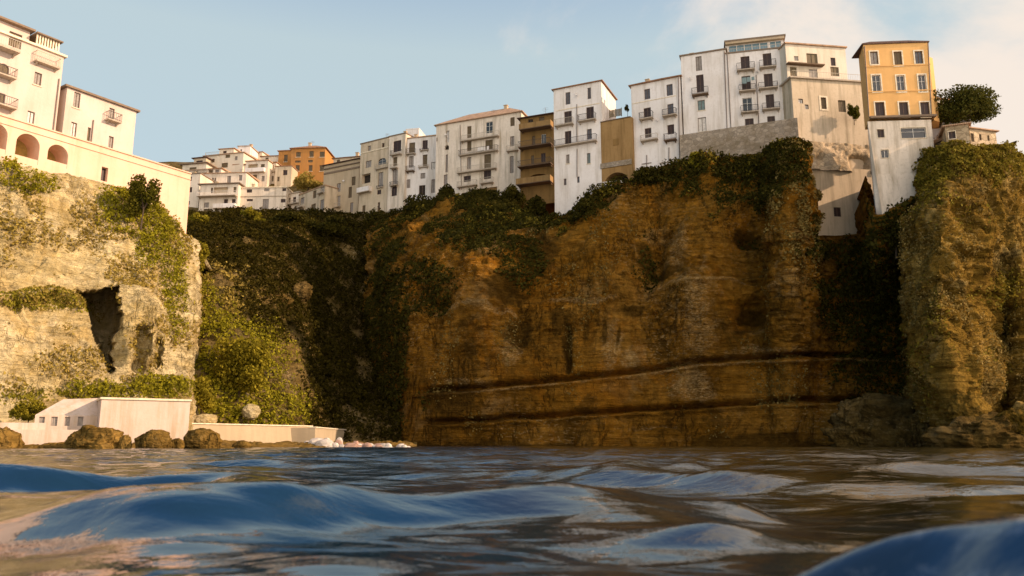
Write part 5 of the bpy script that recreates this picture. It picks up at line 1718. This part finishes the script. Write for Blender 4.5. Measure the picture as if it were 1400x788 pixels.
plant('shrub', 'dark bush right of the round lit bush below the long low house', 'shrub', 362, 288, 420, 322, 150, 'leaf_dark', 14, 3600, 0.36, 14, 0.03)
plant('shrub', 'low dark bush below the weathered cream houses', 'shrub', 415, 290, 478, 325, 152, 'leaf_dark', 15, 3600, 0.36, 14, 0.03)
plant('shrub', 'green bush hanging around the far bottom corner of the bastion wall', 'shrub', 250, 322, 284, 378, 93, 'leaf_sun', 41, 4200, 0.22, 18, 0.03)
plant('shrub', 'grassy green bush at the bastion corner foot', 'shrub', 254, 290, 290, 318, 140, 'leaf_sun', 16, 2400, 0.32, 10, 0.03)
plant('shrub', 'brown withered tree below the terracotta palazzo', 'tree', 398, 236, 443, 262, 190, 'leaf_dry', 17, 2600, 0.4, 14, 0.1)
plant('shrub', 'upright dark bush before the broad tiled house', 'shrub', 596, 252, 628, 290, 150, 'leaf_dark', 18, 3000, 0.36, 12, 0.05)
plant('shrub', 'leafy bush under the two column white house', 'shrub', 545, 264, 592, 300, 155, 'leaf_dark', 19, 3200, 0.36, 14, 0.05)
plant('shrub', 'long bush below the ochre garage of the broad house', 'shrub', 622, 272, 690, 300, 146, 'leaf_dark', 20, 3600, 0.36, 16, 0.03)
plant('shrub', 'tall dark bush beneath the brown balcony house', 'shrub', 684, 250, 722, 312, 140, 'leaf_dark', 21, 4000, 0.34, 14, 0.05)
plant('shrub', 'bush between the brown balcony house and tall white house', 'shrub', 718, 262, 754, 320, 132, 'leaf_dark', 22, 3600, 0.34, 14, 0.05)
plant('shrub', 'lighter green bush on top of the ivy below the grey retaining wall', 'shrub', 938, 206, 982, 238, 114, 'leaf_sun', 23, 3600, 0.27, 14, 0.03)
plant('shrub', 'dark bush at the foot of the penthouse retaining wall', 'shrub', 1050, 196, 1098, 240, 106, 'leaf_sun', 24, 4200, 0.26, 16, 0.03)
plant('shrub', 'small hanging bush on the cream house beside the orange palazzo', 'shrub', 1158, 140, 1177, 166, 110.3, 'leaf_deep', 27, 1800, 0.18, 14, 0.05)
plant('shrub', 'dark bush along the foot of the white house with tile roof', 'shrub', 862, 226, 925, 262, 117, 'leaf_dark', 26, 4200, 0.28, 16, 0.03)
plant('shrub', 'dark bush climbing beside the tall white house foot', 'shrub', 778, 268, 846, 312, 119, 'leaf_dark', 27, 4600, 0.28, 18, 0.03)
plant('shrub', 'fig like bush at the foot of the buttress tower', 'shrub', 1194, 280, 1256, 348, 93.5, 'leaf_dark', 28, 6000, 0.26, 18, 0.03)
plant('shrub', 'rust coloured bush halfway up the right crag', 'shrub', 1284, 354, 1318, 392, 84.5, 'leaf_dry', 29, 2600, 0.2, 12, 0.03)
plant('potted_plant', 'dark potted plant on the ochre terrace next to the tile roofed house', 'plant', 853, 143, 863, 161, 122.0, 'leaf_dark', 30, 400, 0.16, 6, 0.3)

# ------------------------------------------------------------------ water
def water():
    nth, nr = 900, 760
    th = np.radians(np.linspace(-64, 64, nth))
    r = np.concatenate([np.geomspace(1.1, 170, nr - 12), np.geomspace(185, 3000, 12)])
    R, T_ = np.meshgrid(r, th, indexing='ij')
    oy = -0.9
    X, Y = R * np.sin(T_), oy + R * np.cos(T_)
    cell = np.maximum(R * (th[1] - th[0]), np.gradient(r)[:, None] * np.ones_like(R))
    Z = np.zeros_like(X)
    DX, DY = np.zeros_like(X), np.zeros_like(X)
    rg = np.random.default_rng(4)
    def wave(L, A, ang, ph, Q=0.6):
        nonlocal Z, DX, DY
        k = 2 * math.pi / L
        c, s = math.sin(ang), math.cos(ang)
        # slow warping keeps crests from being ruled lines
        arg = k * (X * c + Y * s) + ph + 1.1 * warp * min(1, L / 2.0)
        fade = np.clip((L / cell - 3.0) / 4.0, 0, 1)
        Z += A * fade * np.sin(arg)
        DX += -Q * A * fade * c * np.cos(arg)
        DY += -Q * A * fade * s * np.cos(arg)
    warp = vnoise(np.stack([X * 0.22, Y * 0.22, X * 0], -1), 2) * 1.6 + vnoise(np.stack([X * 0.6, Y * 0.6, X * 0], -1), 3) * 0.6
    for L, A, ang in ((9.0, 0.045, 0.15), (5.2, 0.040, -0.22), (3.1, 0.029, 0.28), (2.1, 0.020, -0.10), (1.45, 0.012, 0.45), (1.1, 0.0085, -0.4), (0.8, 0.0062, 0.2), (0.55, 0.0044, -0.5), (0.38, 0.0027, 0.4), (0.26, 0.0016, -0.2), (0.17, 0.0009, 0.3)):
        wave(L, A, ang, rg.uniform(0, 6.28))
    for i in range(10):
        L = rg.uniform(0.9, 3.5)
        wave(L, 0.0042 * L, rg.uniform(-0.7, 0.7), rg.uniform(0, 6.28))
    Z *= 1 - 0.22 * sstep(0.2, 1.5, X / np.maximum(Y, 1) * 4)
    far = sstep(7, 22, Y)
    ch = fbm(np.stack([X * 0.55, Y * 0.9, X * 0], -1), 3, 12)
    Z += far * 0.15 * ch * np.clip((1.6 / cell - 3) / 4, 0, 1)
    # swells that stand in the picture
    hw = (1.1 * vnoise(np.stack([X * 0.5, Y * 0.8, X * 0 + 3], -1), 31) + 0.4 * vnoise(np.stack([X * 1.7, Y * 2.2, X * 0 + 3], -1), 32),
          0.9 * vnoise(np.stack([X * 0.55, Y * 0.5, X * 0 + 7], -1), 33) + 0.45 * vnoise(np.stack([X * 1.5, Y * 1.2, X * 0 + 7], -1), 34))
    def hump(cx, cy, sx, sy, h, rot=0.0, skew=0.0):
        nonlocal Z
        c, sn = math.cos(rot), math.sin(rot)
        wu, wv = hw
        u, v = (X + wu * min(1, sx) - cx) * c + (Y + wv * sy * 1.1 - cy) * sn, -(X - cx) * sn + (Y + wv * sy * 1.1 - cy) * c + skew * ((X - cx) / sx) ** 2
        vv = np.where(v < 0, v / sy, v / (1.7 * sy))
        Z += h * np.exp(-np.abs(u / sx) ** 1.7 - vv ** 2)
    hump(-3.7, 6.9, 2.0, 0.62, 0.27, 0.10)
    hump(-0.75, 4.25, 1.35, 0.52, 0.20, 0.06)
    hump(0.98, 4.55, 0.50, 0.36, 0.11, -0.05)
    hump(1.45, 10.5, 1.3, 0.8, 0.20, 0.0)
    hump(0.83, 3.35, 0.24, 0.16, 0.035, 0.1)
    hump(-6.5, 11.0, 2.6, 0.8, 0.20, 0.05)
    hump(6.2, 10.5, 1.6, 0.8, 0.16, -0.1)
    hump(-2.2, 3.2, 0.6, 0.25, 0.06, -0.1)
    hump(1.08, 1.50, 0.36, 0.34, 0.345, 0.12)
    W = np.stack([X + DX, Y + DY, Z], -1)
    me = fast_mesh('sea', W, grid_faces(nr, nth), None, True)
    fo = np.exp(-((X - 0.95) / 0.5) ** 2 - ((Y - 1.4) / 0.35) ** 2)
    me.attributes.new('foam', 'FLOAT', 'POINT').data.foreach_set('value', fo.astype(np.float32).ravel())
    # normals must point up
    m, nt, b, out = newmat('sea_water')
    p = pos(nt)
    sp = nt.nodes.new('ShaderNodeSeparateXYZ')
    nt.links.new(p, sp.inputs[0])
    at = nt.nodes.new('ShaderNodeAttribute')
    at.attribute_name = 'foam'
    fm = ramp(nt, noise(nt, p, 9.0, 6, 0.65, 0.6), [(0.50, 0.0), (0.68, 1.0)])
    fk = math_n(nt, 'MULTIPLY', math_n(nt, 'MULTIPLY', fm, at.outputs['Fac']), 0.45)
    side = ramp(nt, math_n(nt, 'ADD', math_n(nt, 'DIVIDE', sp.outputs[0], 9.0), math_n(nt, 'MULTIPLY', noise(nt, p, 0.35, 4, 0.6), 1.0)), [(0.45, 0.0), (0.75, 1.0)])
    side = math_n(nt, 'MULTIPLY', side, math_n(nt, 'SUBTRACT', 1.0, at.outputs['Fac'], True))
    body = mix(nt, side, (0.006, 0.024, 0.042), (0.030, 0.023, 0.008))  # brown right side: golden cliff reflection painted in, with some shallow-bottom tint
    nt.links.new(mix(nt, fk, body, (0.26, 0.30, 0.32)), b.inputs['Base Color'])
    b.inputs['Roughness'].default_value = 0.03
    b.inputs['IOR'].default_value = 1.75
    b.inputs['Specular IOR Level'].default_value = 0.5
    h1 = noise(nt, mapping(nt, p, (0.9, 1.4, 1)), 1.1, 6, 0.55, 0.5)
    far_ = ramp(nt, math_n(nt, 'DIVIDE', sp.outputs[1], 60.0), [(0.04, 0.13), (0.4, 1.0)])
    bump(nt, b, math_n(nt, 'MULTIPLY', h1, far_), 0.6, 0.22)
    me.materials.append(m)
    o = struct(link('sea', me))
    return o
water()

# ------------------------------------------------------------------ light, sky, camera
SUN_AZ = Vector((0.975, -0.21, 0)).normalized()
SUN_EL = math.radians(23)
to_sun = Vector((SUN_AZ.x * math.cos(SUN_EL), SUN_AZ.y * math.cos(SUN_EL), math.sin(SUN_EL)))
sl = bpy.data.lights.new('sun', 'SUN')
sl.energy = 3.3
sl.angle = math.radians(0.5)
sl.color = (1.0, 0.72, 0.51)
so = bpy.data.objects.new('sun', sl)
COL.objects.link(so)
so.rotation_euler = to_sun.to_track_quat('Z', 'Y').to_euler()

wd = bpy.data.worlds.new('World')
SC.world = wd
wd.use_nodes = True
nt = wd.node_tree
nt.nodes.clear()
wo = nt.nodes.new('ShaderNodeOutputWorld')
bg = nt.nodes.new('ShaderNodeBackground')
nt.links.new(bg.outputs[0], wo.inputs[0])
sky = nt.nodes.new('ShaderNodeTexSky')
sky.sky_type = 'NISHITA'
sky.sun_disc = False
sky.sun_elevation = SUN_EL
sky.sun_rotation = math.atan2(SUN_AZ.x, SUN_AZ.y)
sky.air_density = 1.0
sky.dust_density = 0.9
sky.ozone_density = 2.5
tcw = nt.nodes.new('ShaderNodeTexCoord').outputs['Generated']
sep = nt.nodes.new('ShaderNodeSeparateXYZ')
nt.links.new(tcw, sep.inputs[0])
# soft cream clouds, thicker towards the sun side
zc = math_n(nt, 'MAXIMUM', math_n(nt, 'ADD', sep.outputs[2], 0.18), 0.05)
cmb = nt.nodes.new('ShaderNodeCombineXYZ')
nt.links.new(math_n(nt, 'DIVIDE', sep.outputs[0], zc), cmb.inputs[0])
nt.links.new(math_n(nt, 'DIVIDE', sep.outputs[1], zc), cmb.inputs[1])
cn = noise(nt, mapping(nt, cmb.outputs[0], (1.5, 1.5, 1), (0, 0, 0), (0.9, 2.3, 0)), 1.0, 7, 0.55, 0.4)
back = ramp(nt, math_n(nt, 'ADD', math_n(nt, 'MULTIPLY', sep.outputs[1], -0.5), 0.5), [(0.55, 0.0), (0.85, 1.0)])  # unseen bright cloud bank added behind the camera to fill the shaded fronts
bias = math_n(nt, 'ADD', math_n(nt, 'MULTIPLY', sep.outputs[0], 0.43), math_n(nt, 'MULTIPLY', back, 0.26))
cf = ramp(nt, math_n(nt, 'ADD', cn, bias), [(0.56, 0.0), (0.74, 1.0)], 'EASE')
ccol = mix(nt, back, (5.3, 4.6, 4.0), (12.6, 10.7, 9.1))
haze = ramp(nt, sep.outputs[2], [(0.46, 0.86), (0.68, 0.0)])
skyc = mix(nt, haze, mix(nt, 1.0, sky.outputs[0], (0.72, 1.0, 1.28), 'MULTIPLY'), (3.15, 3.75, 3.75))
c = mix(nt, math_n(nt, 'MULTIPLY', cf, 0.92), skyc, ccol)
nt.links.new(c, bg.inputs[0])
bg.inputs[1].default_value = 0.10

cd = bpy.data.cameras.new('camera')
cd.sensor_width = 36
cd.lens = F / 1400 * 36
cd.clip_start = 0.05
cd.clip_end = 8000
cd.dof.use_dof = True
cd.dof.focus_distance = 70
cd.dof.aperture_fstop = 2.8
co = bpy.data.objects.new('camera', cd)
COL.objects.link(co)
co.location = (0, 0, CH)
co.rotation_euler = (math.radians(90) + TH, 0, 0)
SC.camera = co

SC.view_settings.view_transform = 'Standard'
SC.view_settings.look = 'None'
SC.view_settings.exposure = 0.88
SC.view_settings.gamma = 1.0
SC.render.engine = 'CYCLES'
SC.cycles.max_bounces = 6
SC.cycles.diffuse_bounces = 3
SC.cycles.glossy_bounces = 3
